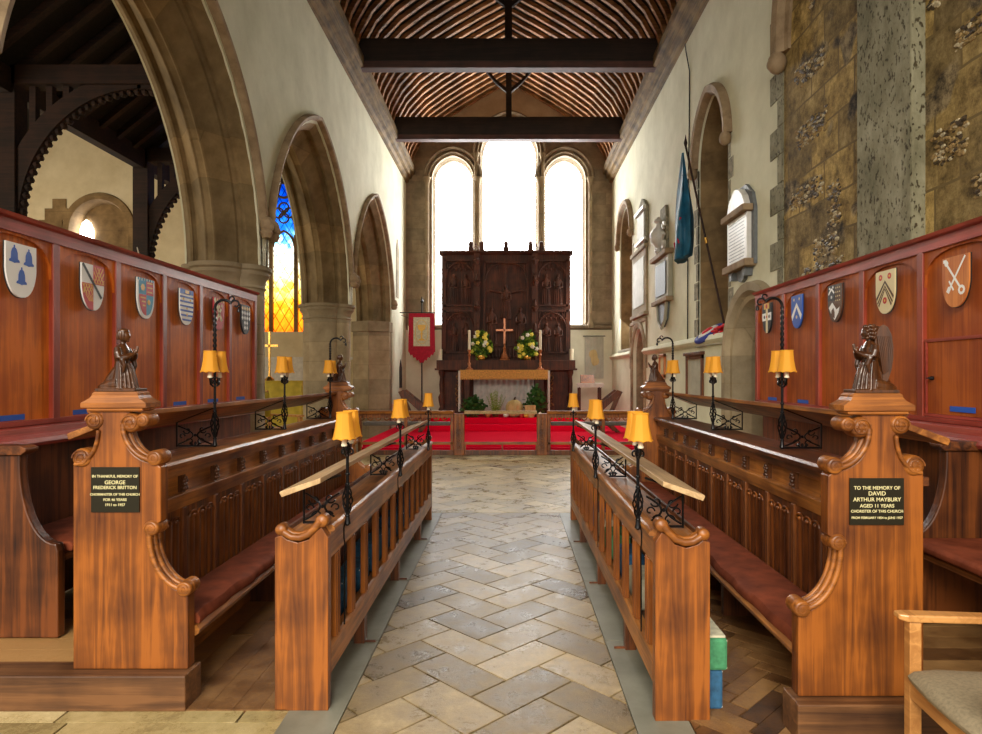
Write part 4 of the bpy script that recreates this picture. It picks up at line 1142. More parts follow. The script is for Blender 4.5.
ch2 += [(line((-.112, .125), (.085, -.09), .02), 'black', 3)]
Pb = shield_outline(W * .84, H_ * .86)
ch3 = [(Pb, 'skyblue', 0), (clip(Pb, (0, W, .005, H_)), 'red', 1), (clip(Pb, (-W, 0, -H_, .005)), 'red', 1)]
for k in range(3): ch3 += [(line((.015, .03 + .035 * k), (.085, .03 + .035 * k), .010), 'gold', 2), (line((-.08 + .015 * k, -.02 - .03 * k), (-.012, -.02 - .03 * k), .010), 'gold', 2)]
ch3 += [(disc((-.048, .06), .028, 6), 'gold', 2), (disc((.035, -.05), .022, 6), 'gold', 2)]
for k in range(7): ch3 += [(cp((-W + .034 * k, -W + .034 * k + .017, .112, .2)), 'skyblue', 1)]
ch4 = []
for k in range(6): ch4.append((cp((-W, W, .055 - .04 * k, .071 - .04 * k)), 'blue', 0))
ch4 += [(cp((-W, W, .088, .2)), 'blue', 0), (cp((-.03, .04, .095, .125)), 'gold', 1)] + [(disc((a, b), .011, 7), 'gold', 1) for a, b in ((-.06, .045), (0, -.035), (.06, .04), (0, -.09))]
ch5 = [(line((-.10, .12), (.055, -.09), .035), 'cream', 0), (line((.045, .03), (-.055, -.09), .030), 'cream', 0), (line((-.02, .10), (-.04, .05), .015), 'cream', 1)] + [(cp((-.05 + .045 * k, -.03 + .045 * k, .09, .125)), 'gold', 1) for k in range(4)] + [(disc((.0, .045), .02, 5), 'cream', 1), (disc((.05, .06), .018, 5), 'cream', 1)]
ch6 = []
for r in range(5):
    for k in range(4):
        cx, cy = -.085 + .058 * k, .095 - .052 * r
        q = [(cx, cy + .026), (cx + .022, cy), (cx, cy - .026), (cx - .022, cy)]
        if clip(SP, (cx - .02, cx + .02, cy - .02, cy + .02)) and abs(cx) < W - .012 - max(0, -cy - .03) * .7: ch6.append((q, 'gold' if r == 0 else 'white', 0))
Ls = [('white', ch1, 'white shield with three blue bells'), ('white', ch2, 'quartered white and red lattice shield with a black diagonal'), ('white', ch3, 'blue and red quartered shield with chequered white border'),
      ('white', ch4, 'white shield with blue horizontal bars'), ('red', ch5, 'red shield with a cream cross-shaped charge'), ('black', ch6, 'black shield with rows of white lozenges')]
for k, (bs_, ch, lb) in enumerate(Ls):
    y = (pL[k + 1] + pL[k + 2]) / 2
    shield(-1, y, 2.17 if k else 2.18, M[bs_], ch, lb + ' on the left screen', h=H_)
def chev(z, t): return [(-W * .96, z - .06), (0, z + .06), (W * .96, z - .06), (W * .96, z - .06 - t), (0, z + .06 - t), (-W * .96, z - .06 - t)]
chR5 = [(line((-.075, .09), (.055, -.075), .014), 'white', 0), (disc((-.075, .095), .018, 8), 'white', 1), (line((-.09, .10), (-.09, .12), .03), 'white', 0), (line((.09, .12), (-.045, -.06), .013), 'white', 1), (line((-.05, -.015), (-.01, -.075), .012), 'white', 2), (line((-.045, -.055), (-.065, -.085), .028), 'white', 1), (disc((.06, -.08), .03, 10), 'white', 2), (disc((.06, -.08), .013, 10), 'orange', 3)]
def narrow(p): return [(max(-1, min(1, a / .113)) * (.112 if b > -.03 else .112 * (1 - ((-b - .03) / .165) ** 2)), b) for a, b in p]
chR4 = [(narrow(chev(-.0, .02)), 'carved', 0), (narrow(chev(-.035, .012)), 'carved', 0), (narrow(chev(-.055, .012)), 'carved', 0), (disc((-.055, .085), .022), 'red', 0), (disc((.055, .085), .022), 'red', 0), (disc((0, -.085), .024), 'red', 1), (disc((-.055, .085), .008), 'gold', 1), (disc((.055, .085), .008), 'gold', 1), (disc((0, -.085), .009), 'gold', 2)]
chR3 = [(cp((-W, 0, 0.0, .2)), 'black', 0), (line((-.105, .055), (-.055, .1), .018), 'white', 1), (line((-.055, .10), (-.01, .06), .018), 'white', 1), (disc((-.085, .105), .01), 'white', 1), (disc((-.03, .11), .01), 'white', 1), (disc((-.055, .03), .013), 'white', 1)] + [(disc((.02 + .03 * i, .10 - .035 * j), .007, 6), 'cream', 1) for i in range(3) for j in range(4)] + [([(-.10, -.055), (-.04, -.015), (.03, -.08), (.08, -.06), (.06, -.11), (0, -.165), (-.045, -.125)], 'white', 1), ([(-.06, -.13), (-.05, -.08), (-.02, -.06), (.0, -.10), (.0, -.15)], 'carved', 2)]
chR2 = [(narrow(chev(-.0, .045)), 'white', 0), (disc((-.055, .09), .014, 5), 'cream', 0), (disc((.055, .09), .014, 5), 'cream', 0), (disc((0, -.075), .018, 5), 'cream', 0)]
chR1 = [(cp((-W, W, -.05, .03)), 'white', 0), (cp((-.02, .03, -.2, .13)), 'cream', 1), (disc((-.06, -.01), .02, 6), 'black', 1), (disc((.065, -.01), .02, 6), 'black', 1), (disc((0, -.01), .014, 6), 'red', 2), (cp((-.07, .07, .07, .13)), 'gold', 2), (disc((0, .10), .025, 6), 'red', 3)]
Rs = [('orange', chR5, 'orange shield with crossed white key and sword'), ('cream', chR4, 'cream shield with brown chevron and three red roses'), ('carved', chR3, 'dark brown and white shield with small chevron and dots'),
      ('blue', chR2, 'blue shield with a white chevron'), ('black', chR1, 'black and white shield with gold crest')]
for k, (bs_, ch, lb) in enumerate(Rs):
    y = (pR[k + 2] + pR[k + 3]) / 2
    shield(1, y, 2.17 if k else 2.14, M[bs_], ch, lb + ' on the right screen')
# ---- blue tape strips
for side, ps, sel in ((-1, pL, (1, 2, 4, 5, 6)), (1, pR, (2, 4, 5, 6))):
    for n_, k in enumerate(sel):
        y = (ps[k] + ps[k + 1]) / 2; xs = abs(SX[side])
        b = MB(lambda p: (side * p[0], p[1], p[2])); w = .11
        yo = -.02
        b.box(xs - .0135 - (.013 if side > 0 and k == 2 else -.006), xs - .011 - (.013 if side > 0 and k == 2 else -.006), y + yo - w, y + yo + w, 1.285 + (.04 if side > 0 and k == 2 else 0), 1.318 + (.04 if side > 0 and k == 2 else 0))
        names = {-1: {1: 'under the three bells shield', 2: 'under the red lattice shield', 4: 'under the blue barred shield', 5: 'under the red shield', 6: 'under the black lozenge shield'},
                 1: {2: 'on the cupboard door under the orange shield', 4: 'under the dark brown and white shield', 5: 'under the blue chevron shield', 6: 'under the gold-crested shield'}}[side][k]
        o = b.build('tape_strip', M['tape'], None); tag(o, 'strip of blue tape on screen panel ' + names, 'tape', 'blue tape strips on the screens')

# ---- memorial plaques
def plaque(side, x0, x1, z0, z1, lines, label):
    y = SY[side] - .0045
    t = empty('memorial_plaque', ((x0 + x1) / 2, y, z0), label, 'plaque', 'bronze memorial plaques on the stall ends')
    b = MB(); b.box(x0, x1, y - .003, y + .004, z0, z1); b.build('plate', M['plaque'], t)
    lettering([(s, size, ((x0 + x1) / 2, y - .0038, z1 - zz)) for s, size, zz in lines], t, M['letters'])
k = SY[-1] / F
x0, x1 = (92 - VX) * k, (140 - VX) * k
plaque(-1, x0, x1, CH - (512 - VY) * k, CH - (467 - VY) * k, [('IN THANKFUL MEMORY OF', .0175, .043), ('GEORGE', .025, .072), ('FREDERICK BRITTON', .0215, .096), ('CHOIRMASTER OF THIS CHURCH', .0155, .128), ('FOR 46 YEARS', .0175, .153), ('1911 to 1957', .0175, .177)], 'bronze plaque with gilt lettering on the left stall end')
k = SY[1] / F
x0, x1 = (849 - VX) * k, (903 - VX) * k
plaque(1, x0, x1, CH - (524.5 - VY) * k, CH - (478 - VY) * k, [('TO THE MEMORY OF', .021, .042), ('DAVID', .025, .066), ('ARTHUR MAYBURY', .0235, .092), ('AGED 11 YEARS', .021, .119), ('CHORISTER OF THIS CHURCH', .0165, .142), ('FROM FEBRUARY 1954 to JUNE 1957', .0138, .170)], 'bronze plaque with gilt lettering on the right stall end')

# ---- carved kneeling figures; local: facing +x
def figure(side, y, wings, label, s=1.0):
    cx = X(side, 1.0 + DS[side]); z0 = 1.473
    fs = 1 if side < 0 else -1
    f = lambda p: (cx + fs * p[0] * s, y + .035 + p[1] * s, z0 + p[2] * s)
    t = empty('angel_carving' if wings else 'kneeling_figure_carving', (cx, y + .035, z0), label, 'carving', 'kneeling carved figures on the stall ends')
    b = MB(f)
    b.prism([(-.105, -.052), (.085, -.052), (.085, .052), (-.105, .052)], 0, .014, 'z')
    def ring(cx_, cz, rx, ry, n=16, tilt=0): return [(cx_ + rx * cos(2 * pi * k / n), ry * sin(2 * pi * k / n), cz + tilt * cos(2 * pi * k / n)) for k in range(n)]
    # robe and torso: kneeling on the knee, upright
    b.loft([ring(.0, .005, .060, .046), ring(.0, .03, .056, .044), ring(.0, .07, .048, .040), ring(-.002, .105, .040, .036), ring(-.006, .14, .032, .031), ring(-.008, .17, .033, .036), ring(-.008, .195, .032, .041), ring(-.006, .213, .022, .030), ring(-.002, .226, .012, .013), ring(0, .245, .011, .011)])
    # trailing robe over calves and feet
    b.tube([(-.01, .018, .035), (-.05, .02, .028), (-.085, .02, .022), (-.108, .02, .016)], [.034, .028, .020, .010], 10)
    b.tube([(-.01, -.018, .035), (-.05, -.02, .028), (-.085, -.02, .022), (-.105, -.02, .016)], [.034, .028, .020, .010], 10)
    b.tube([(-.02, 0, .10), (-.055, 0, .055), (-.08, 0, .03)], [.03, .028, .02], 10)
    for k in range(9):                                  # drapery folds
        a = -1.4 + k * .35
        b.tube([(.034 * cos(a) - .003, .034 * sin(a), .135), (.046 * cos(a) + .004, .041 * sin(a), .075), (.058 * cos(a + .05) + .004, .050 * sin(a + .05), .012)], [.004, .006, .007], 6)
    # head
    b.ell((.004, 0, .262), (.0265, .0235, .030), 16, 12); b.ell((.016, 0, .250), (.012, .012, .012))
    b.tube([(.024, 0, .268), (.031, 0, .257), (.026, 0, .254)], [.003, .0045, .003], 6)
    b.ell((.022, 0, .273), (.006, .015, .004)); b.ell((.0235, 0, .246), (.005, .008, .003)); b.ell((.022, 0, .238), (.006, .007, .005))
    for q in (-1, 1):
        b.ell((.021, q * .008, .266), (.004, .005, .003)); b.ell((.002, q * .021, .260), (.005, .003, .008))
        # arms: shoulder, elbow, wrist meeting in prayer
        b.tube([(-.006, q * .038, .205), (.0, q * .047, .18), (.008, q * .048, .155)], [.015, .017, .016], 10)
        b.tube([(.008, q * .048, .155), (.035, q * .032, .163), (.055, q * .010, .178)], [.017, .014, .008], 10)
        b.tube([(.054, q * .007, .176), (.060, q * .0045, .190)], [.0065, .006], 8)
        for k in range(4): b.tube([(.056 + k * .0032, q * .0035, .188 + .0), (.060 + k * .003, q * .003, .203), (.063 + k * .0022, q * .0018, .216 - abs(k - 1.4) * .003)], .0027, 6)
        b.tube([(.052, q * .006, .186), (.050, q * .003, .201)], .003, 6)
        b.tube([(.02, q * .047, .150), (.03, q * .044, .12), (.024, q * .046, .09)], [.013, .010, .004], 8)   # hanging sleeve
    o = b.build('figure_body', M['carved'], t)
    r = o.modifiers.new('skin', 'REMESH'); r.mode = 'VOXEL'; r.voxel_size = .0026; r.use_smooth_shade = True
    h = MB(f)
    if wings:
        h.ell((-.004, 0, .268), (.024, .0235, .026), 14, 10)
        for k in range(14):
            a = pi * .30 + k * pi * 1.40 / 13
            for zz, rr, wv in ((.288, .019, .0), (.272, .026, .25), (.256, .028, .0), (.241, .026, .25)): h.ell((-.001 + rr * cos(a + wv * .4), rr * .96 * sin(a + wv * .4), zz + .003 * sin(k * 2.3)), (.0085, .0085, .0085), 8, 6)
    else:
        h.ell((-.003, 0, .268), (.0245, .0225, .025), 14, 10)
        for k in range(10):
            a = pi * .35 + k * pi * 1.3 / 9; h.tube([(.0 + .02 * cos(a), .02 * sin(a), .282), (.0 + .026 * cos(a), .024 * sin(a), .262), (-.002 + .024 * cos(a), .021 * sin(a), .245)], [.006, .007, .005], 6)
        h.lathe([(.012, .0), (.024, .004), (.023, .012), (.010, .018)], (.0, 0, .280), 14)
    h.build('hair', M['carved'], t, smooth=60)
    if wings:
        for q in (-1, 1):
            w = MB(f); O = [(-.010, .20), (-.016, .25), (-.030, .283), (-.048, .294), (-.066, .284), (-.080, .25), (-.087, .20), (-.087, .15), (-.080, .10), (-.066, .055), (-.052, .035), (-.044, .055), (-.042, .10), (-.034, .14), (-.022, .17)]
            w.loft([[(a, q * (.014 + .12 * (-a)), z) for a, z in O], [(a, q * (.024 + .12 * (-a)), z) for a, z in O]])
            for k in range(7):
                a0 = k / 6; w.tube([(-.022 - .045 * a0, q * (.026 + .12 * .04), .245), (-.030 - .050 * a0, q * (.028 + .12 * .05), .18), (-.046 - .026 * a0, q * .033, .08 + .02 * a0)], [.004, .0045, .003], 6)
            w.build('wing', M['carved'], t, smooth=50)
    return t
figure(-1, SY[-1], False, 'carved wooden kneeling figure without wings on the near left stall end')
figure(1, SY[1], True, 'carved wooden winged angel kneeling on the near right stall end')
figure(-1, 7.0, False, 'carved wooden kneeling figure on the far left stall end')
figure(1, 7.0, False, 'carved wooden kneeling figure on the far right stall end')

# ---- kneelers
def kneeler(x0, x1, y0, y1, z0, z1, mt, label, grp='kneelers under the choir desks', top=None):
    t = empty('kneeler', ((x0 + x1) / 2, (y0 + y1) / 2, z0), label, 'kneeler', grp)
    b = MB(); b.box(x0, x1, y0, y1, z0, z1); b.build('pad', M[mt], t, bevel=.014)
    if top: q = MB(); q.box(x0 + .008, x1 - .008, y0 + .008, y1 - .008, z1, z1 + .012); q.build('top_panel', M[top], t, bevel=.004)
    p = MB()
    for z in (z0 + .012, z1 - .012): p.tube([(x0 + .006, y0 + .006, z), (x1 - .006, y0 + .006, z), (x1 - .006, y1 - .006, z), (x0 + .006, y1 - .006, z)], .005, 5, closed=True)
    p.build('piping', M['white'] if top is None else M[top], t)
for i in range(9):
    y = 3.14 + i * .41
    kneeler(-1.050, -.915, y, y + .28, .224, .37 + .05 * (i % 2), 'kneeler', 'blue kneeler on the shelf under the left choir desk', 'blue kneelers under the left desk')
kneeler(.915, .985, 3.0, 3.30, .004, .19, 'kneeler', 'blue kneeler at the bottom of the pile behind the right desk end')
kneeler(.905, 1.000, 2.98, 3.32, .192, .34, 'greenk', 'green and cream kneeler topping the pile behind the right desk end', top='creamk')
for i in range(6):
    y = 3.65 + i * .5
    kneeler(.715, .865, y, y + .30, .224, .40, ('creamk', 'kneeler', 'greenk')[i % 3], '%s kneeler on the shelf under the right desk, %s' % (('cream', 'blue', 'green')[i % 3], 'nearer of its colour' if i < 3 else 'farther of its colour'))

# ================================================================== SANCTUARY
m = MB(); m.box(XL, XR, 13.2, YE, 0, .20); m.box(XL, XR, 12.95, 13.2, 0, .10); s1 = struct(m, 'floor_sanctuary', M['carpet'], bevel=.01)
m = MB(); m.box(-2.2, 1.95, 15.6, 18.5, .20, .36); m.box(-1.95, 1.7, 15.95, 18.5, .36, .50); m.build('altar_steps', M['carpet'], s1, bevel=.01)
# communion rail
def rail(xa, xb, label, gate=False):
    y = 12.62
    t = empty('communion_rail', ((xa + xb) / 2, y, 0), label, 'communion rail', 'oak communion rail sections')
    b = MB(); b.prism([(y - .09, .80), (y - .10, .83), (y - .08, .855), (y + .08, .855), (y + .10, .83), (y + .09, .80)], xa, xb, 'x'); b.build('top_rail', M['oak_x'] if not gate else M['tan'], t, smooth=30)
    b = MB(); b.box(xa, xb, y - .04, y + .04, .0, .09); b.build('base_rail', M['oakdark_v'], t, bevel=.005)
    b = MB(); b.box(xa, xb, y - .03, y + .03, .20, .25); b.build('lower_rail', M['oak_x'], t, bevel=.004)
    n = max(2, int((xb - xa) / .75))
    for i in range(n + 1):
        x = xa + .035 + (xb - xa - .07) * i / n; b = MB(); b.box(x - .03, x + .03, y - .03, y + .03, .09, .80); b.build('post', M['oak_v'], t, bevel=.004) if not gate else None
    if not gate:
        b = MB(); n = int((xb - xa) / .16)
        b.box(xa, xb, y - .012, y + .012, .72, .80)
        for i in range(n):
            x = xa + .08 + i * .16
            b.tube([(x + .05 * cos(a), y - .02, .72 + .045 * sin(a)) for a in [pi + pi * k / 8 for k in range(9)]], .012, 6)
            b.ell((x, y - .02, .735), (.018, .018, .022), 8, 6)
        b.build('carved_frieze', M['oak_v'], t, smooth=40)
        c = MB(); c.box(xa + .08, xb - .08, y + .06, y + .28, .56, .63); c.build('elbow_cushion', M['greyfab'], t, bevel=.02)
    else:
        for x in (xa + .01, 0.0 - .15, xb - .01): 
            b = MB(); b.box(x - .012, x + .012, y - .012, y + .012, .0, .22); b.build('post', M['oak_v'], t)
    return t
rail(-2.95, -1.09, 'oak communion rail section left of the centre opening')
rail(.72, 2.9, 'oak communion rail section right of the centre opening')
rail(-.88, .52, 'pale central communion rail bar between the carved posts', True)
for x, l in ((-.985, 'left'), (.62, 'right')):
    t = empty('rail_pier', (x, 12.62, 0), 'carved oak pier ending the %s communion rail' % l, 'rail pier', 'carved piers of the communion rail')
    b = MB(); b.box(x - .10, x + .10, 12.56, 12.68, 0, .80); b.build('body', M['oak_v'], t, bevel=.008)
    b = MB()
    for k in range(6):
        z = .16 + k * .11; b.tube([(x + .05 * cos(a), 12.555, z + .05 * sin(a)) for a in [2 * pi * i / 12 for i in range(12)]], .009, 5, closed=True); b.ell((x, 12.555, z), (.02, .012, .02), 8, 5)
    b.build('carved_tracery', M['oak_v'], t, smooth=50)
# altar
ax0, ax1, ay, az = -1.27, .97, 16.9, 1.67
t = empty('altar_table', ((ax0 + ax1) / 2, ay, .50), 'oak altar table under a gold frontal in the sanctuary', 'altar')
b = MB(); b.box(ax0, ax1, ay - .35, ay + .35, az - .06, az); b.build('tabletop', M['altarwood'], t, bevel=.006)
for x in (ax0 + .22, ax1 - .22):
    for dy in (-.27, .27):
        b = MB(); b.box(x - .12, x + .02 if x < 0 else x + .12, ay + dy - .05, ay + dy + .05, .5, az - .06); b.build('leg', M['altarwood'], t, bevel=.01)
b = MB(); b.box(ax0 + .1, ax1 - .1, ay - .32, ay - .28, az - .2, az - .06); b.build('apron', M['altarwood'], t)
cl = MB(); n = 60
def hang(xa, xb, y, z0, z1, amp=.006, fr=.0):
    P_ = []
    for i in range(n + 1):
        u = i / n; P_.append((xa + (xb - xa) * u, y + amp * sin(u * 60)))
    cl.add([(p[0], p[1], z1) for p in P_] + [(p[0], p[1], z0 + fr * (i % 2)) for i, p in enumerate(P_)], [(i, i + 1, n + 2 + i, n + 1 + i) for i in range(n)])
cl.box(ax0 - .01, ax1 + .01, ay - .365, ay + .36, az + .001, az + .012); cl.box(ax0 - .01, ax1 + .01, ay - .372, ay - .362, az - .21, az + .012)
for k in range(50): cl.box(ax0 + .01 + k * .0447, ax0 + .04 + k * .0447, ay - .371, ay - .364, az - .24, az - .21)
tag(cl.build('altar_frontal', M['goldcloth'], None, bevel=.003), 'gold fringed cloth over the front edge of the altar', 'altar cloth')
cl = MB()
for x in (ax0 - .02, ax1 + .02):
    s = -1 if x < 0 else 1
    cl.loft([[(x + s * (.004 * sin(k * 1.3)), ay - .37 + .72 * k / 20, z) for k in range(21)] for z in (az - .02, az - .5, az - 1.0)], caps=False, closed_ring=False)
    cl.loft([[(x + s * (.004 * sin(k * 1.3)) + s * .006, ay - .37 + .72 * k / 20, z) for k in range(21)] for z in (az - .02, az - .5, az - 1.0)], caps=False, closed_ring=False)
for x in (ax0 - .045, ax1 - .005): cl.box(x, x + .05, ay - .375, ay - .366, az - 1.05, az - .01)
tag(cl.build('altar_linen', M['linen'], None), 'white linen falling at both ends of the altar', 'altar cloth')
# linen curtain behind the altar legs
b = MB(); P_ = [(ax0 + .3 + i * .033, 17.35 + .012 * sin(i * 1.4)) for i in range(50)]
b.prism([(x, y) for x, y in P_] + [(x, y + .02) for x, y in P_[::-1]], .52, 1.45, 'z')
tag(b.build('linen_curtain', M['linen'], None), 'pale linen curtain hanging behind the altar table', 'curtain')
# reredos
rx0, rx1, ry = -1.90, 1.68, 18.05
t = empty('reredos', ((rx0 + rx1) / 2, ry, 1.95), 'tall dark carved wooden reredos behind the altar', 'reredos')
b = MB(); b.box(rx0, rx1, ry, ry + .25, 1.951, 4.93); b.build('backboard', M['altarwood'], t)
b = MB(); b.prism([(ry - .02, 4.88), (ry - .10, 4.95), (ry - .10, 4.99), (ry + .25, 4.99), (ry + .25, 4.88)], rx0 - .06, rx1 + .06, 'x'); b.build('cornice', M['altarwood'], t, bevel=.01)
b = MB(); cx = (rx0 + rx1) / 2
cells = [(rx0 + .08, rx0 + .95, 3.45, 4.75), (rx0 + .08, rx0 + .95, 2.15, 3.35), (rx1 - .95, rx1 - .08, 3.45, 4.75), (rx1 - .95, rx1 - .08, 2.15, 3.35), (cx - .62, cx + .62, 2.35, 4.7)]
for (a, c, z0, z1) in cells:
    fr = MB(); w = .05
    for q in ((a, a + w, z0, z1), (c - w, c, z0, z1), (a, c, z0, z0 + w), (a, c, z1 - w, z1)): fr.box(q[0], q[1], ry - .09, ry, q[2], q[3])
    pts = [((a + c) / 2 + u, z1 - .5 + v) for u, v in arch_pts((c - a) / 2 - w, arch_c((c - a) / 2 - w, .42), 0, 8)]
    fr.tube([(x, ry - .06, z) for x, z in pts], .028, 6)
    for k in range(5):
        x = a + (c - a) * (k + .5) / 5; fr.tube([(x, ry - .05, z1 - .06), (x, ry - .05, z1 - .22)], .014, 5)
    fr.build('niche_frame', M['altarwood'], t, smooth=40)
def relief(x, z, h, par, nm='carved_saint', arms=False):
    r = MB(); s = h
    r.loft([[(x + q * s * cos(2 * pi * k / 12), ry - .05 + .07 * s * sin(2 * pi * k / 12), z + zz * s) for k in range(12)] for zz, q in ((0, .16), (.15, .15), (.4, .12), (.6, .10), (.72, .14), (.80, .12), (.84, .05), (.88, .04))])
    r.ell((x, ry - .06, z + .93 * s), (.055 * s, .06 * s, .075 * s))
    r.tube([(x - .12 * s, ry - .08, z + .74 * s), (x - .13 * s, ry - .12, z + .58 * s), (x + .02 * s, ry - .14, z + .60 * s)], .03 * s, 6)
    r.tube([(x + .12 * s, ry - .08, z + .74 * s), (x + .14 * s, ry - .12, z + .56 * s), (x - .01 * s, ry - .14, z + .52 * s)], .03 * s, 6)
    for k in range(5): r.tube([(x - .10 * s + .05 * s * k, ry - .11, z + .5 * s), (x - .13 * s + .065 * s * k, ry - .12, z + .02)], .014 * s, 5)
    if arms:
        r.tube([(x - .5 * s, ry - .07, z + .84 * s), (x, ry - .09, z + .74 * s), (x + .5 * s, ry - .07, z + .84 * s)], .032 * s, 6)
    r.build(nm, M['altarwood'], t, smooth=50)
for xx in (rx0 + .35, rx0 + .68, rx1 - .35, rx1 - .68): relief(xx, 3.5, .85, t); relief(xx, 2.2, .8, t)
relief(cx - .4, 2.42, 1.0, t); relief(cx + .4, 2.42, 1.0, t)
relief(cx, 3.1, .95, t, 'crucifixion_carving', True)
b = MB(); b.box(cx - .04, cx + .04, ry - .06, ry - .02, 2.5, 4.5); b.box(cx - .55, cx + .55, ry - .06, ry - .02, 3.85, 3.93); b.build('carved_cross', M['altarwood'], t)
for x in (cx - .8, cx + .8):
    c = MB().box(x - .08, x + .08, ry - .14, ry, 1.952, 4.9)
    for z in (2.6, 3.3, 4.0, 4.6): c.lathe([(.05, 0), (.09, .08), (.11, .12), (.04, .2)], (x, ry - .13, z), 8)
    for z in (2.1, 2.85, 3.5, 4.2): c.ell((x, ry - .16, z), (.05, .05, .15), 8, 6)
    c.build('buttress', M['altarwood'], t, smooth=40)
for x in [rx0 + .14 + k * .135 for k in range(6)] + [rx1 - .14 - k * .135 for k in range(6)]:
    for z0, z1 in ((4.50, 4.72), (3.14, 3.32)):
        c = MB(); c.tube([(x - .05, ry - .06, z0), (x - .05, ry - .06, z0 + .1), (x, ry - .06, z1), (x + .05, ry - .06, z0 + .1), (x + .05, ry - .06, z0)], .016, 5); c.ell((x, ry - .06, z0 - .03), (.03, .03, .05), 6, 5)
        c.build('carved_canopy', M['altarwood'], t, smooth=40)
for k in range(13):
    x = cx - .58 + k * .097
    c = MB(); c.lathe([(.03, 2.02), (.045, 2.06), (.02, 2.12), (.035, 2.2), (.02, 2.28)], (x, ry - .06, 0), 8); c.build('baluster', M['altarwood'], t, smooth=40)
cr = MB()
for k in range(25):
    x = rx0 + .1 + (rx1 - rx0 - .2) * k / 24
    cr.tube([(x - .05, ry + .06, 4.99), (x - .02, ry + .06, 5.08), (x, ry + .06, 5.18)], .008, 5); cr.tube([(x + .05, ry + .06, 4.99), (x + .02, ry + .06, 5.08), (x, ry + .06, 5.18)], .008, 5); cr.ell((x, ry + .06, 5.19), .026, 6, 5); cr.tube([(x + .07 * cos(a), ry + .06, 5.07 + .06 * sin(a)) for a in [2 * pi * i / 10 for i in range(10)]], .010, 5, closed=True)
for x in (cx - .98, cx, cx + .98, cx - .68, cx + .68): cr.lathe([(.07, 4.99), (.07, 5.08), (.04, 5.1), (.06, 5.2), (.07, 5.24), (.02, 5.28)], (x, ry + .06, 0), 10); cr.box(x - .06, x + .06, ry, ry + .12, 4.99, 5.24)
cr.build('cresting', M['altarwood'], t, smooth=40)
t = empty('altar_shelf', ((rx0 + rx1) / 2, 17.8, .5), 'dark wooden altar shelf with turned posts beneath the reredos', 'altar shelf')
b = MB(); b.box(rx0 - .08, rx1 + .08, 17.5, 18.3, 1.68, 1.95); b.build('gradine', M['altarwood'], t, bevel=.008)
b = MB(); b.box(rx0, rx1, 17.8, 18.3, .5, 1.68); b.build('lower_case', M['altarwood'], t)
for x in (rx0 + .04, rx1 - .04):
    c = MB().lathe([(.09, .5), (.09, .62), (.05, .68), (.09, .85), (.10, .95), (.05, 1.05), (.06, 1.1), (.07, 1.3), (.05, 1.5), (.09, 1.6), (.09, 1.68)], (x, 17.72, 0), 14); c.build('turned_post', M['altarwood'], t, smooth=50)
    c = MB().box(x - .18, x + .18, 17.6, 17.85, 1.68, 1.73); c.build('side_shelf', M['altarwood'], t)
for x in (-1.42, 1.12):
    q_ = MB(); q_.box(x - .14, x + .14, 17.76, 17.8, .56, 1.62); q_.build('side_panel', M['altarwood'], t, bevel=.006); c = MB()
    for k in range(6):
        z = .72 + k * .155
        c.tube([(x + q[0], 17.752, z + q[1]) for q in spiral((0, 0), .075, .015, k, k + 5, 14)], .012, 5); c.tube([(x + .05 * (-1) ** k, 17.752, z), (x, 17.752, z + .08), (x - .05 * (-1) ** k, 17.752, z + .15)], .010, 5)
    c.build('gilded_panel', M['gold'] if False else plain('gilded carving', (.30, .13, .03), .35, .5, noise=.5), t, smooth=50)
# altar cross, candlesticks, flowers
def on_gradine_z(): return 2.0
t = empty('altar_cross', (-.15, 17.68, 1.951), 'tall polished wooden cross standing on the altar', 'cross')
b = MB(); b.lathe([(.15, 0), (.15, .03), (.11, .06), (.10, .12), (.05, .2), (.035, .3), (.045, .33), (.025, .36), (.02, .6)], (-.15, 17.68, 1.951), 8); b.build('stand', M['copperwood'], t, smooth=30)
b = MB(); b.box(-.178, -.122, 17.66, 17.70, 2.4, 3.09); b.box(-.38, .08, 17.66, 17.70, 2.74, 2.80); b.build('crucifix_bars', M['copperwood'], t, bevel=.006)
for x, l in ((-1.05, 'left'), (.78, 'right')):
    t = empty('candlestick', (x, 16.75, 1.684), 'turned copper candlestick with tall ivory candle, %s of the altar cross' % l, 'candlestick', 'candlesticks on the altar')
    b = MB().lathe([(.10, 0), (.10, .02), (.05, .05), (.025, .1), (.045, .16), (.02, .2), (.025, .35), (.045, .38), (.02, .42), (.05, .5), (.05, .52)], (x, 16.75, 1.684), 14); b.build('stick', M['copperwood'], t, smooth=50)
    b = MB().lathe([(.035, 0), (.035, .50), (.01, .51)], (x, 16.75, 2.20), 12); b.build('candle', M['candle'], t, smooth=50)
for x, l in ((rx0 + .01, 'left'), (rx1 - .01, 'right')):
    b = MB().lathe([(.055, 0), (.055, .30), (.01, .31)], (x, 17.62, 1.951), 12); tag(b.build('pillar_candle', M['candle'], None, smooth=50), 'short thick ivory candle on the %s end of the altar shelf' % l, 'candle', 'thick candles beside the altar')
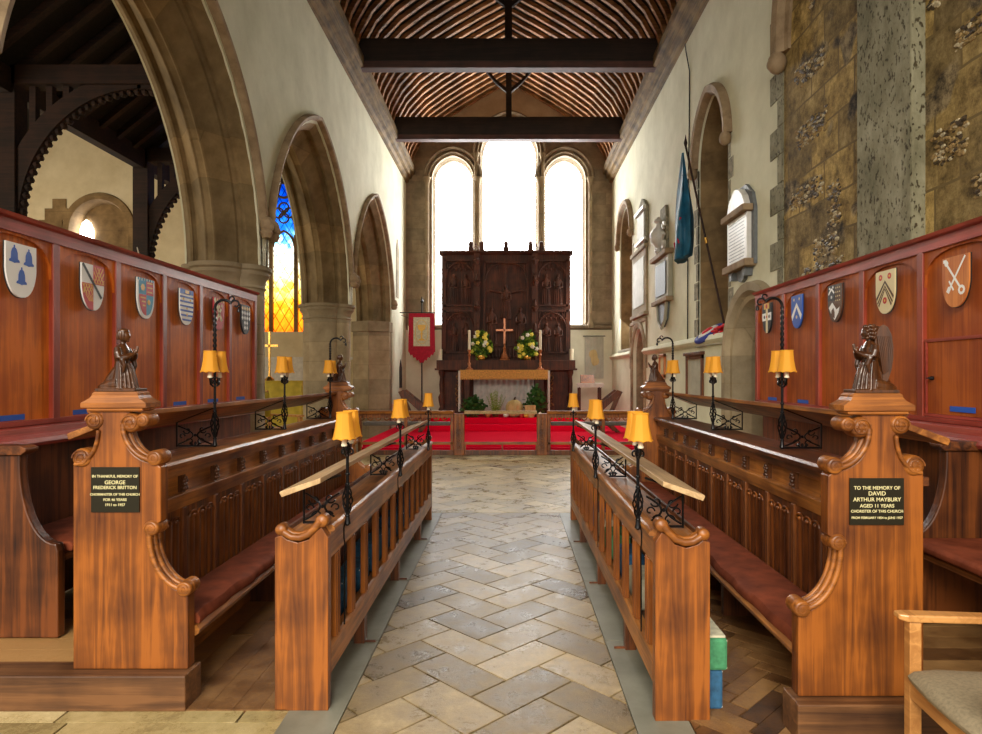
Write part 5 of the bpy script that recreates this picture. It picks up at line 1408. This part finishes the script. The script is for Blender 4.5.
def leafy(mb, c, r, n, size, rnd):
    for _ in range(n):
        while True:
            p = Vector((rnd.uniform(-1, 1), rnd.uniform(-1, 1), rnd.uniform(-1, 1)))
            if p.length <= 1: break
        k = 1 - .55 * max(0, p.z)
        q = Vector((c[0] + p.x * r[0] * k, c[1] + p.y * r[1] * k, c[2] + p.z * r[2]))
        d = Vector((rnd.uniform(-1, 1), rnd.uniform(-1, .2), rnd.uniform(-.5, 1))).normalized(); u = d.cross(Vector((rnd.random(), rnd.random(), rnd.random()))).normalized() * size * .35
        L = d * size; nn = d.cross(u).normalized() * size * .06
        mb.add([q, q + L * .5 + u, q + L, q + L * .5 - u, q + L * .5 + nn], [(0, 1, 4), (1, 2, 4), (2, 3, 4), (3, 0, 4)])
for x, l in ((-.78, 'left'), (.47, 'right')):
    rnd = random.Random(int(x * 100) + 500)
    t = empty('flower_arrangement', (x, 17.68, 1.951), 'conical green and yellow flower arrangement, %s of the altar cross' % l, 'flower arrangement', 'flower arrangements on the altar')
    b = MB().lathe([(.10, 0), (.13, .10), (.12, .14)], (x, 17.68, 1.951), 12); b.build('vase', M['brass'], t, smooth=50)
    b = MB(); leafy(b, (x, 17.66, 2.36), (.27, .13, .38), 300, .13, rnd); b.build('foliage', M['leaf'], t, recalc=False)['kind'] = 'stuff'
    b = MB(); leafy(b, (x, 17.64, 2.34), (.28, .13, .36), 240, .13, rnd); b.build('foliage', M['leaf2'], t, recalc=False)['kind'] = 'stuff'
    for k in range(18):
        a = rnd.uniform(0, 2 * pi); h = rnd.uniform(-.3, .40); rr = .25 * (1 - max(0, h) * 1.5)
        b = MB(); q = (x + rr * cos(a), 17.60 - .08 * abs(sin(a)) - .04, 2.34 + h)
        b.ell(q, (.03, .02, .03), 8, 6)
        for p in range(5): b.ell((q[0] + .035 * cos(p * 1.257), q[1], q[2] + .035 * sin(p * 1.257)), (.024, .012, .024), 7, 5)
        b.build('bloom', M['petal'] if k % 3 else M['petalw'], t, smooth=60)
# greenery, pumpkin and gourds before the altar
def plantclump(x, y, z, r, h, n, mt, lab, fern=False):
    rnd = random.Random(int(x * 50) + 99); b = MB()
    t = empty('foliage_arrangement', (x, y, z), lab, 'foliage', 'greenery in front of the altar')
    if fern:
        for k in range(14):
            a = rnd.uniform(-.9, .9); tip = Vector((x + a * r, y - .1 * rnd.random(), z + h * (1 - .3 * abs(a))))
            base = Vector((x, y, z)); prev = base
            for i in range(1, 10):
                p = base.lerp(tip, i / 10)
                for s in (-1, 1):
                    b.add([p, p + Vector((s * .09 * (1 - i / 11), -.02, .05)), p + Vector((s * .06 * (1 - i / 11), 0, .015))], [(0, 1, 2)])
            b.tube([base, tip], .005, 4)
    else: leafy(b, (x, y, z + h * .5), (r, .15, h * .5), n, .14, rnd)
    b.build('leaves', M[mt], t, recalc=False)['kind'] = 'stuff'
    s = MB(); s.lathe([(.07, 0), (.09, .06), (.08, .08)], (x, y, z), 10); s.build('pot', M['oakdark_v'], t)
plantclump(-.92, 16.28, .5, .33, .5, 220, 'leaf', 'dark leafy greenery at the left of the altar front')
plantclump(-.36, 16.3, .5, .3, .68, 0, 'leaf2', 'feathery fern standing left of the round gourd', True)
plantclump(.64, 16.37, .5, .27, .78, 200, 'leaf', 'tall glossy branches at the right of the altar front')
b = MB(); 
rings = [[(.11 + .78 * r * (1 + .06 * cos(8 * a)) * cos(a), 16.2 + .7 * r * sin(a) * (1 + .06 * cos(8 * a)), .5 + h) for a in [2 * pi * k / 48 for k in range(48)]] for h, r in ((0, .05), (.05, .2), (.15, .26), (.27, .265), (.38, .2), (.43, .08))]
t = empty('pumpkin', (.11, 16.2, .5), 'large pale round pumpkin in front of the altar', 'pumpkin')
b.loft(rings); b.build('rind', M['wicker'], t, smooth=60)
b = MB().tube([(.11, 16.2, .92), (.12, 16.2, .98), (.14, 16.2, 1.0)], [.03, .02, .018], 8); b.build('stalk', M['oakdark_v'], t)
for (x, y, r, mt, lb, cat) in ((-.1, 16.1, .07, 'petalw', 'white round turnip on the altar step', 'vegetable'), (.28, 15.98, .05, 'red', 'red apple on the altar step', 'fruit'), (.40, 15.99, .06, 'gold', 'yellow squash on the altar step', 'vegetable'), (.74, 16.0, .07, 'petalw', 'white flower head at the right of the altar step', 'flower'), (-.55, 16.1, .06, 'orange', 'orange gourd left of the fern on the altar step', 'vegetable')):
    b = MB(); b.ell((x, y, .5 + r * .9), (r, r, r * .9), 14, 10); b.tube([(x, y, .5 + r * 1.7), (x + .01, y, .5 + r * 2.1)], .008, 5)
    tag(b.build('squash' if cat == 'vegetable' else cat, M[mt], None, smooth=60), lb, cat, 'harvest produce on the altar step')
# log basket right of pumpkin
b = MB(); b.lathe([(.09, 0), (.13, .1), (.14, .3), (.12, .3), (.10, .06)], (.50, 16.10, .5), 20); tag(b.build('wicker_basket', M['wicker'], None, smooth=40), 'small wicker basket beside the large pumpkin', 'basket')
# banner
t = empty('processional_banner', (-2.36, 17.4, .2), 'crimson processional banner with gold chalice on a stand', 'banner')
b = MB(); b.tube([(-2.36, 17.4, .2), (-2.36, 17.4, 3.52)], .018, 8); b.lathe([(.22, 0), (.20, .03), (.05, .06)], (-2.36, 17.4, .2), 12); b.lathe([(.02, 0), (.05, .05), (.02, .1), (.01, .18)], (-2.36, 17.4, 3.47), 8); b.tube([(-2.95, 17.4, 3.22), (-1.85, 17.4, 3.22)], .012, 6); b.build('pole', M['iron'], t, smooth=50)
x0, x1 = -2.70, -2.02
P = [(x0, 3.20), (x1, 3.20), (x1 + .02, 2.17)]
for k in range(9):
    u = k / 8; x = x1 - (x1 - x0) * u; P.append((x, 1.89 + abs(u - .5) * .55)); 
    if k < 8: P.append((x - (x1 - x0) / 16, 1.83 + abs(u + .06 - .5) * .55))
P += [(x0 - .02, 2.17)]
b = MB(); b.prism(P, 17.365, 17.38, 'y'); b.build('cloth', M['crimson'], t)
b = MB(); b.box(x0 + .12, x1 - .12, 17.355, 17.364, 2.32, 3.09); b.build('cream_panel', M['creamk'], t)
b = MB(); b.lathe([(.09, 0), (.08, .02), (.02, .06), (.02, .16), (.05, .18), (.02, .2), (.03, .26), (.09, .30), (.11, .38), (.10, .42)], (-2.36, 17.35, 2.47), 12, sy=.08); b.build('chalice_emblem', M['gold'], t)
b = MB(); b.tube([(-2.36 + .17 * cos(a), 17.352, 2.70 + .32 * sin(a)) for a in [2 * pi * k / 24 for k in range(24)]], .006, 5, closed=True); b.build('oval_border', M['gold'], t)
# folding clergy chairs
def xchair(x, y, s, label):
    t = empty('clergy_chair', (x, y, .2), label, 'chair', 'folding wooden clergy chairs')
    f = lambda p: (x + s * p[0], y + p[1], .2 + p[2])
    for dy in (-.26, .22):
        b = MB(f); b.prism([(-.35, .95), (-.22, 1.0), (.38, .52), (.42, .38), (.30, .10), (.22, .0), (.12, .0), (.24, .35), (.20, .45)], dy, dy + .04, 'y'); b.build('side_frame', M['oakdark_v'], t, bevel=.008)
        b = MB(f); b.prism([(-.30, 0), (-.18, 0), (.30, .46), (.22, .50)], dy, dy + .04, 'y'); b.build('leg', M['oakdark_v'], t, bevel=.005)
    b = MB(f); b.box(-.2, .25, -.22, .22, .42, .46); b.build('seat', M['oakdark_y'], t, bevel=.005)
    b = MB(f); b.prism([(-.33, .92), (-.12, .44), (-.09, .46), (-.30, .95)], -.22, .22, 'y'); b.build('backrest', M['oakdark_v'], t)
xchair(-2.30, 15.6, 1, 'folding dark wood clergy chair left of the altar')
xchair(2.30, 15.5, -1, 'folding dark wood clergy chair right of the altar')
# credence table
t = empty('credence_table', (2.1, 17.3, .2), 'small dark table with white lace cloth right of the altar', 'table')
b = MB(); b.box(1.8, 2.42, 17.1, 17.5, 1.28, 1.32); b.build('tabletop', M['altarwood'], t)
for x in (1.84, 2.38):
    for y in (17.13, 17.47): b = MB(); b.box(x - .025, x + .025, y - .025, y + .025, .2, 1.28); b.build('leg', M['altarwood'], t)
b = MB(); b.box(1.76, 2.46, 17.06, 17.54, 1.322, 1.334)
for k in range(12): b.prism([(1.76 + k * .058, 1.334), (1.818 + k * .058, 1.334), (1.818 + k * .058, 1.24), (1.789 + k * .058, 1.21), (1.76 + k * .058, 1.24)], 17.052, 17.06, 'y')
tag(b.build('lace_cloth', M['linen'], None), 'white lace-edged cloth on the small side table', 'tablecloth')
b = MB(); b.prism([(17.2, 1.336), (17.42, 1.336), (17.42, 1.56), (17.38, 1.56)], 1.88, 2.24, 'x'); tag(b.build('book_stand', M['oak_v'], None), 'brown wooden book stand on the lace-covered side table', 'book stand')
# hanging textile right of altar
t = empty('wall_hanging', (2.45, YE - .04, 1.7), 'greenish embroidered banner hanging on the east wall', 'wall hanging')
b = MB(); P_ = [(2.15 + i * .03, YE - .05 + .008 * sin(i)) for i in range(19)]; b.prism(P_ + [(x, y + .012) for x, y in P_[::-1]], 1.45, 2.65, 'z'); b.build('cloth', M['tabletstone'], t)
b = MB(); b.tube([(2.1, YE - .05, 2.67), (2.74, YE - .05, 2.67)], .012, 6); b.build('rod', M['iron'], t)
b = MB(); b.ell((2.42, YE - .066, 2.05), (.10, .01, .24)); b.ell((2.36, YE - .068, 2.15), (.09, .008, .12)); b.ell((2.48, YE - .068, 1.95), (.08, .008, .12)); b.build('embroidered_emblem', M['wicker'], t, smooth=50)
# flat dark niche-shaped panel and small hanging lamp left
t = empty('sanctuary_lamp', (-2.75, 17.9, 2.7), 'small brass sanctuary lamp hanging on the left', 'lamp')
b = MB().lathe([(.02, -.02), (.05, 0), (.06, .1), (.05, .2), (.02, .22)], (-2.75, 17.9, 2.7), 10); b.build('glass_cup', M['candle'], t, smooth=50)
b = MB(); b.tube([(-2.75, 17.9, 2.92), (-2.75, 17.9, 3.1), (-3.0, 17.9, 3.2)], .008, 5); b.build('chain', M['iron'], t)
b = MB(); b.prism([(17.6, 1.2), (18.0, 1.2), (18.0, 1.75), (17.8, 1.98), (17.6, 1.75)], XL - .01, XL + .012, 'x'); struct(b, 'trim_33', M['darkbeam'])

# ================================================================== SOUTH WALL FURNISHINGS
def fR(p): return (XR - p[2], p[0], p[1])        # (y, z, outwards)
t = empty('wall_monument', (XR, 14.2, 4.3), 'small grey stone scrolled wall tablet high on the right wall', 'wall monument', 'stone monuments on the right wall')
b = MB(fR); b.prism([(13.75, 4.4), (13.75, 5.15), (13.95, 5.3), (14.2, 5.4), (14.45, 5.3), (14.65, 5.15), (14.65, 4.4), (14.2, 4.28)], 0, .07, 'z'); b.build('slab', M['stonegrey'], t, bevel=.01)
b = MB(fR); b.box(13.85, 14.55, 4.5, 5.05, .07, .09); b.build('inscription_panel', M['tabletstone'], t)
b = MB(fR); b.box(13.70, 14.70, 5.08, 5.15, .07, .14); b.build('cornice', M['marble'], t, bevel=.01); b = MB(fR); b.box(13.70, 14.70, 4.42, 4.48, .07, .13); b.build('base_moulding', M['marble'], t, bevel=.01)
t = empty('wall_monument', (XR, 14.6, 2.9), 'plain framed rectangular stone tablet above the pointed doorway', 'wall monument', 'stone monuments on the right wall')
b = MB(fR); b.box(13.85, 15.35, 2.9, 4.3, 0, .05); b.build('slab', M['stonepier'], t, bevel=.015)
b = MB(fR); b.box(14.0, 15.2, 3.08, 4.12, .05, .065); b.build('inscription_panel', M['tabletstone'], t)
b = MB(fR); b.box(13.8, 15.4, 4.28, 4.36, 0, .10); b.build('cornice', M['stonepier'], t, bevel=.01); b = MB(fR); b.box(13.8, 15.4, 2.84, 2.92, 0, .10); b.build('base_moulding', M['stonepier'], t, bevel=.01)
t = empty('wall_monument', (XR, 12.3, 2.6), 'carved monument with an urn above a dark slate inscription', 'wall monument', 'stone monuments on the right wall')
b = MB(fR); b.box(11.75, 12.85, 2.98, 3.75, 0, .08); b.build('slab', M['tabletstone'], t, bevel=.01)
b = MB(fR); b.box(11.9, 12.7, 3.05, 3.65, .08, .10); b.build('inscription_panel', M['slate'], t)
b = MB(fR); b.box(11.65, 12.95, 3.75, 3.84, 0, .16); b.build('cornice', M['stonepink'], t, bevel=.015); b = MB(fR); b.box(11.68, 12.92, 2.90, 2.98, 0, .14); b.build('base_moulding', M['stonepink'], t, bevel=.015)
b = MB(fR); b.prism([(12.0, 3.84), (12.6, 3.84), (12.55, 4.5), (12.5, 4.72), (12.1, 4.72), (12.05, 4.5)], 0, .05, 'z'); b.build('back_slab', M['stonegrey'], t)
b = MB(); b.lathe([(.05, 0), (.08, .04), (.04, .1), (.14, .2), (.17, .36), (.12, .44), (.06, .5), (.05, .56), (.1, .6), (.02, .68)], (XR - .13, 12.3, 3.85), 14); b.build('urn', M['marble'], t, smooth=50)
b = MB()
for s in (-1, 1):
    b.tube([(XR - .1, 12.3 + s * (.3 + q[0]), 4.0 + q[1]) for q in spiral((0, 0), .16, .03, 1.5, 7, 16)], .03, 6); b.tube([(XR - .1, 12.3 + s * (.28 + q[0]), 4.3 + q[1]) for q in spiral((0, 0), .1, .02, 0, 5, 12)], .025, 6)
b.build('scrolls', M['marble'], t, smooth=50)
b = MB(fR); b.prism([(11.95, 2.90), (12.65, 2.90), (12.55, 2.6), (12.3, 2.45), (12.05, 2.6)], 0, .07, 'z'); b.build('apron', M['slate'], t, bevel=.01)
b = MB(fR); 
b.tube([(p[0], p[1], .07) for p in ((11.93, 2.9), (12.03, 2.58), (12.3, 2.43), (12.57, 2.58), (12.67, 2.9))], .03, 6); b.build('apron_scroll', M['tabletstone'], t, smooth=50)
t = empty('wall_monument', (XR, 8.15, 2.75), 'white marble tablet with pediment, nearest on the right wall', 'wall monument', 'stone monuments on the right wall')
b = MB(fR); b.prism([(7.72, 2.88), (8.58, 2.88), (8.58, 3.55), (8.5, 3.75), (8.3, 3.9), (8.0, 3.9), (7.8, 3.75), (7.72, 3.55)], 0, .04, 'z'); b.build('back_slab', M['slate'], t)
b = MB(fR); b.box(7.80, 8.50, 2.95, 3.52, .04, .10); b.build('inscription_panel', M['marble'], t, bevel=.006)
b = MB(fR)
for k in range(12): b.box(7.86 + .02 * (k % 3), 8.44 - .03 * (k % 2), 3.46 - k * .042, 3.468 - k * .042, .1005, .1015)
b.build('inscription_lines', M['slate'], t)
b = MB(fR); b.box(7.74, 8.56, 3.52, 3.60, .04, .17); b.build('cornice', M['stonepink'], t, bevel=.012); b = MB(fR); b.box(7.74, 8.56, 2.86, 2.95, .0, .15); b.build('base_moulding', M['stonepink'], t, bevel=.012)
b = MB(fR); b.prism([(7.82, 3.60), (8.48, 3.60), (8.40, 3.74), (8.28, 3.84), (8.15, 3.88), (8.02, 3.84), (7.90, 3.74)], .04, .12, 'z'); b.build('pediment', M['marble'], t, bevel=.01)
b = MB(fR); b.prism([(7.85, 2.86), (7.98, 2.86), (7.95, 2.76), (7.88, 2.76)], 0, .1, 'z'); b.prism([(8.32, 2.86), (8.45, 2.86), (8.42, 2.76), (8.35, 2.76)], 0, .1, 'z'); b.prism([(7.98, 2.86), (8.32, 2.86), (8.25, 2.74), (8.15, 2.71), (8.05, 2.74)], 0, .05, 'z'); b.build('console', M['slate'], t)
# flag on pole
t = empty('flag_on_pole', (2.86, 9.6, 2.2), 'furled dark blue flag on a leaning pole by the right window', 'flag')
pA, pB = Vector((3.05, 9.40, 2.12)), Vector((2.62, 9.85, 4.95))
pA = Vector((2.93 + .10, 9.1, 2.12)); pB = Vector((2.58, 9.55, 4.92))
b = MB().tube([pA, pB], .016, 8); b.lathe([(.02, 0), (.03, .04), (.012, .1), (.002, .16)], tuple(pB), 8); b.build('pole', M['darkbeam'], t, smooth=50)
b = MB().tube([pA.lerp(pB, .47), pA.lerp(pB, .50)], .022, 8); b.build('ferrule', M['brass'], t)
b = MB(); rings = []
for i in range(24):
    u = i / 23; c = Vector((2.60 + .05 * u, 9.66 + .16 * u, 4.85 - 1.55 * u)); w = .02 + .24 * sin(min(1, u * 1.25) * pi / 2) * (1 - max(0, u - .9) * 4)
    rings.append([(c.x - .03 + (.09 + .03 * sin(3 * a + u * 4)) * cos(a) * (.15 + 1.1 * min(1, u * 1.6)), c.y + w * (1 + .25 * sin(5 * a + 2 * u)) * sin(a), c.z + .05 * cos(a + 1) * u) for a in [2 * pi * k / 28 for k in range(28)]])
b.loft(rings); b.build('flag_cloth', M['flag'], t, smooth=60)
b = MB(); b.tube([(2.50, 9.52 + .28 * q, 3.85 - .5 * q + .08 * sin(q * 9)) for q in [i / 10 for i in range(11)]], .012, 6); b.tube([(2.49, 9.6 + .25 * q, 3.5 + .08 * sin(q * 7)) for q in [i / 10 for i in range(11)]], .012, 6); b.build('fringe', M['crimson'], t, smooth=60)
# wreaths on the sill
t = empty('poppy_wreath', (3.0, 9.75, 2.06), 'blue edged round wreath leaning on the window sill', 'wreath', 'wreaths on the window sill')
wc = Vector((2.98, 9.72, 2.17)); ax_ = Matrix.Rotation(math.radians(62), 3, 'Y') @ Matrix.Rotation(0, 3, 'X')
def wr(mb, R, r, n=28, dz=0):
    mb.tube([wc + ax_ @ Vector((R * cos(2 * pi * k / n), R * sin(2 * pi * k / n) * 1.3, dz)) for k in range(n)], r, 8, closed=True)
ax_ = Matrix.Rotation(math.radians(-35), 3, 'Y')
b = MB(); wr(b, .20, .045); b.build('rim', M['wreathblue'], t, smooth=60)
b = MB(); wr(b, .13, .04, dz=.02); b.build('pale_band', M['linen'], t, smooth=60)
b = MB(); wr(b, .05, .05, dz=.03); b.build('centre', M['poppy'], t, smooth=60)
b = MB(); rnd = random.Random(4)
for k in range(60): b.ell((2.98 + rnd.uniform(-.08, .1), 9.16 + rnd.uniform(-.18, .18), 2.10 + rnd.uniform(-.02, .15)), (.035, .035, .02), 7, 5)
tag(b.build('poppy_wreath', M['poppy'], None, smooth=60), 'heap of red poppies beside the blue wreath on the sill', 'wreath', 'wreaths on the window sill')
# framed notices
def frame(y0, y1, z0, z1, label, fm='oakdark_v', inner='tabletstone', cap=True):
    t = empty('framed_notice', (XR, (y0 + y1) / 2, z0), label, 'framed notice', 'framed notices on the right wall')
    b = MB(fR); w = .06
    for q in ((y0, y0 + w, z0, z1), (y1 - w, y1, z0, z1), (y0, y1, z0, z0 + w), (y0, y1, z1 - w, z1)): b.box(q[0], q[1], q[2], q[3], 0, .04)
    if cap: b.box(y0 - .04, y1 + .04, z1, z1 + .05, 0, .07)
    b.build('frame', M[fm], t, bevel=.004)
    b = MB(fR); b.box(y0 + w, y1 - w, z0 + w, z1 - w, 0, .015); b.build('sheet', M[inner], t)
frame(9.85, 10.75, 1.12, 1.86, 'tall dark wood framed notice below the window sill')
frame(12.25, 12.7, 1.50, 1.95, 'small orange framed picture behind the far right carving', 'orange', 'cream', False)
# cable on wall
b = MB(); pts = [(XR - .01, 10.9, 7.15), (XR - .03, 10.75, 6.9), (XR - .012, 10.60, 6.5), (XR - .012, 10.62, 5.6), (XR - .012, 10.70, 4.3), (XR - .012, 10.72, 2.12)]
b.tube(pts, .010, 5); tag(b.build('electric_cable', M['iron'], None), 'thin black cable running down the right wall from the roof', 'cable')

# ================================================================== NORTH CHAPEL FURNISHINGS
t = empty('chapel_altar', (-5.4, 14.9, 0), 'chapel altar draped in yellow green cloth beneath the stained glass', 'altar')
b = MB(); P_ = []
b.box(-6.6, -4.55, 14.6, 15.4, .0, .30); b.build('step', M['slabs'], t)
b = MB(); P_ = [(-6.5 + i * .06, 14.62 + .012 * sin(i * .9)) for i in range(31)]; b.prism(P_ + [(-4.7, 15.3), (-6.5, 15.3)], .30, 1.40, 'z'); b.build('altar_drape', M['greencloth'], t)
b = MB(); b.box(-6.55, -4.65, 14.58, 15.34, 1.40, 1.42); b.build('tabletop', M['greencloth'], t)
t = empty('altar_crucifix', (-5.62, 15.0, 1.42), 'slim brass cross standing on the chapel altar', 'cross')
b = MB(); b.lathe([(.12, 0), (.10, .04), (.03, .1), (.02, .3)], (-5.55, 15.0, 1.42), 10); b.box(-5.57, -5.53, 14.98, 15.02, 1.7, 2.55); b.box(-5.75, -5.35, 14.98, 15.02, 2.2, 2.25); b.build('cross_bars', M['brass'], t)
def armchair(x, y, z, label, ang, seatm, scale=1.0, seat_z=.45, arm_z=.66):
    t = empty('wooden_armchair', (x, y, z), label, 'chair')
    R = Matrix.Rotation(ang, 3, 'Z')
    def f(p):
        v = R @ Vector((p[0] * scale, p[1] * scale, p[2] * scale)); return (x + v.x, y + v.y, z + v.z)
    # local: faces -x ; width along y
    for s in (-1, 1):
        b = MB(f); b.tube([(-.25, s * .27, 0), (-.25, s * .27, arm_z - .03)], .030, 4, sq=True); b.build('leg', M['chairwood'], t, bevel=.003)
        b = MB(f); b.tube([(.28, s * .25, 0), (.25, s * .25, seat_z), (.33, s * .25, .95)], .026, 4, sq=True); b.build('leg', M['chairwood'], t, bevel=.003)
        b = MB(f); b.loft([[(px, s * .27 - w, arm_z - th), (px, s * .27 + w, arm_z - th), (px, s * .27 + w, arm_z), (px, s * .27 - w, arm_z)] for px, w, th in ((-.31, .022, .02), (-.28, .032, .028), (-.1, .030, .028), (.1, .026, .028), (.30, .022, .028))]); b.build('arm', M['chairwood'], t, bevel=.006)
        b = MB(f); b.box(-.25, .27, s * .25 - .012, s * .25 + .012, seat_z - .10, seat_z - .03); b.build('side_rail', M['chairwood'], t)
    b = MB(f); b.box(-.27, -.245, -.26, .26, seat_z - .10, seat_z - .03); b.build('rail', M['chairwood'], t); b = MB(f); b.box(.25, .275, -.25, .25, seat_z - .10, seat_z - .03); b.build('rail', M['chairwood'], t)
    b = MB(f)
    pr = [(-.30, .0), (-.305, .02), (-.28, .045), (-.2, .06), (.15, .055), (.25, .04), (.25, 0), (-.25, -.02)]
    b.loft([[(px * (1 - .06 * abs(v) ** 3), .235 * v, seat_z - .025 + pz * (1 - .35 * abs(v) ** 4)) for px, pz in pr] for v in (-1, -.93, -.7, -.3, 0, .3, .7, .93, 1)]); b.build('seat', M[seatm], t, smooth=60)
    b = MB(f); b.loft([[(.26 + .03 * (1 - v * v) + dx, .23 * v, zz) for dx, zz in ((0, .62), (-.03, .64), (-.01, .92), (.06, .94), (.05, .62))] for v in (-1, -.5, 0, .5, 1)]); b.build('backrest', M[seatm], t, smooth=60)
    return t
armchair(1.735, 2.145, 0, 'light beech armchair with beige seat in the near right corner', math.radians(-5), 'seatfabric', 1.0)
armchair(-3.95, 10.6, 0, 'orange wooden armchair with yellow green upholstery beyond the left desk', math.radians(150), 'greencloth', 1.35)
b = MB(); b.lathe([(.15, 0), (.15, .02)], (0, 0, 0), 8)
# chapel candle spikes above the screen
t = empty('candle_stand', (-6.55, 12.2, 0), 'tall pricket stand with pointed tips seen over the left screen', 'candle stand')
b = MB()
b.tube([(-6.55, 12.2, 0), (-6.55, 12.2, 3.05)], .02, 6); b.lathe([(.3, 0), (.3, .03), (.04, .1)], (-6.55, 12.2, 0), 12); b.tube([(-6.95, 12.2, 3.2), (-6.75, 12.2, 3.02), (-6.35, 12.2, 3.02), (-6.15, 12.2, 3.2)], .02, 6); b.build('stand', M['iron'], t)
for x, h in ((-7.0, 3.95), (-6.58, 3.75), (-6.1, 3.6)):
    c = MB().tube([(x * .5 - 3.28, 12.2, 3.05), (x, 12.2, h)], [.035, .008], 6); c.build('taper', M['linen'], t)

# ================================================================== LIGHT
w = bpy.data.worlds.new('World'); sc.world = w; w.use_nodes = True
bg = w.node_tree.nodes['Background']; bg.inputs[0].default_value = (1.0, .94, .82, 1); bg.inputs[1].default_value = 1.22
def area(name, loc, target, sx, sy, power, colr=(1, 1, 1), spread=pi):
    l = bpy.data.lights.new(name, 'AREA'); l.shape = 'RECTANGLE'; l.size = sx; l.size_y = sy; l.energy = power; l.color = colr; l.spread = spread
    o = bpy.data.objects.new(name, l); col.objects.link(o); o.location = loc
    o.rotation_euler = (Vector(target) - Vector(loc)).to_track_quat('-Z', 'Y').to_euler(); return o
area('nave_fill_light', (-1.5, -4.5, 5.6), (0, 4.5, .6), 5, 3, 290, (1, .93, .80), 1.7)  # unseen area light added to fill the near stalls from behind
area('chapel_fill_light', (-14.5, 12, 4.0), (-6, 16, 3.0), 4, 3, 260, (1, .88, .68))  # added fill for the chapel's east wall, no window built here
area('chapel_fill_light', (-10, 3.6, 4.5), (-7, 17, 3.0), 3, 3, 220, (1, .90, .72))  # second added fill, hung free inside the chapel
area('sanctuary_fill_light', (2.7, 17.2, 3.6), (-1.5, 14.5, .8), 1.2, 2.0, 60, (1, .97, .9))  # added fill to brighten the sanctuary walls, not a window

# ================================================================== CAMERA
cam = bpy.data.cameras.new('Camera'); co = bpy.data.objects.new('Camera', cam); col.objects.link(co); sc.camera = co
co.location = (0, 0, CH); co.rotation_euler = (pi / 2, 0, 0)
cam.sensor_fit = 'HORIZONTAL'; cam.sensor_width = 36; cam.lens = F / 982 * 36
cam.shift_x = (982 / 2 - VX) / 982; cam.shift_y = -(734 / 2 - VY) / 982
cam.clip_start = .05; cam.clip_end = 100
sc.view_settings.view_transform = 'Standard'; sc.view_settings.look = 'None'; sc.view_settings.gamma = 1
sc.view_settings.exposure = 0.2; sc.view_settings.use_curve_mapping = False
sc.cycles.use_denoising = True; sc.cycles.max_bounces = 6; sc.cycles.diffuse_bounces = 4
sc.cycles.sample_clamp_indirect = 4
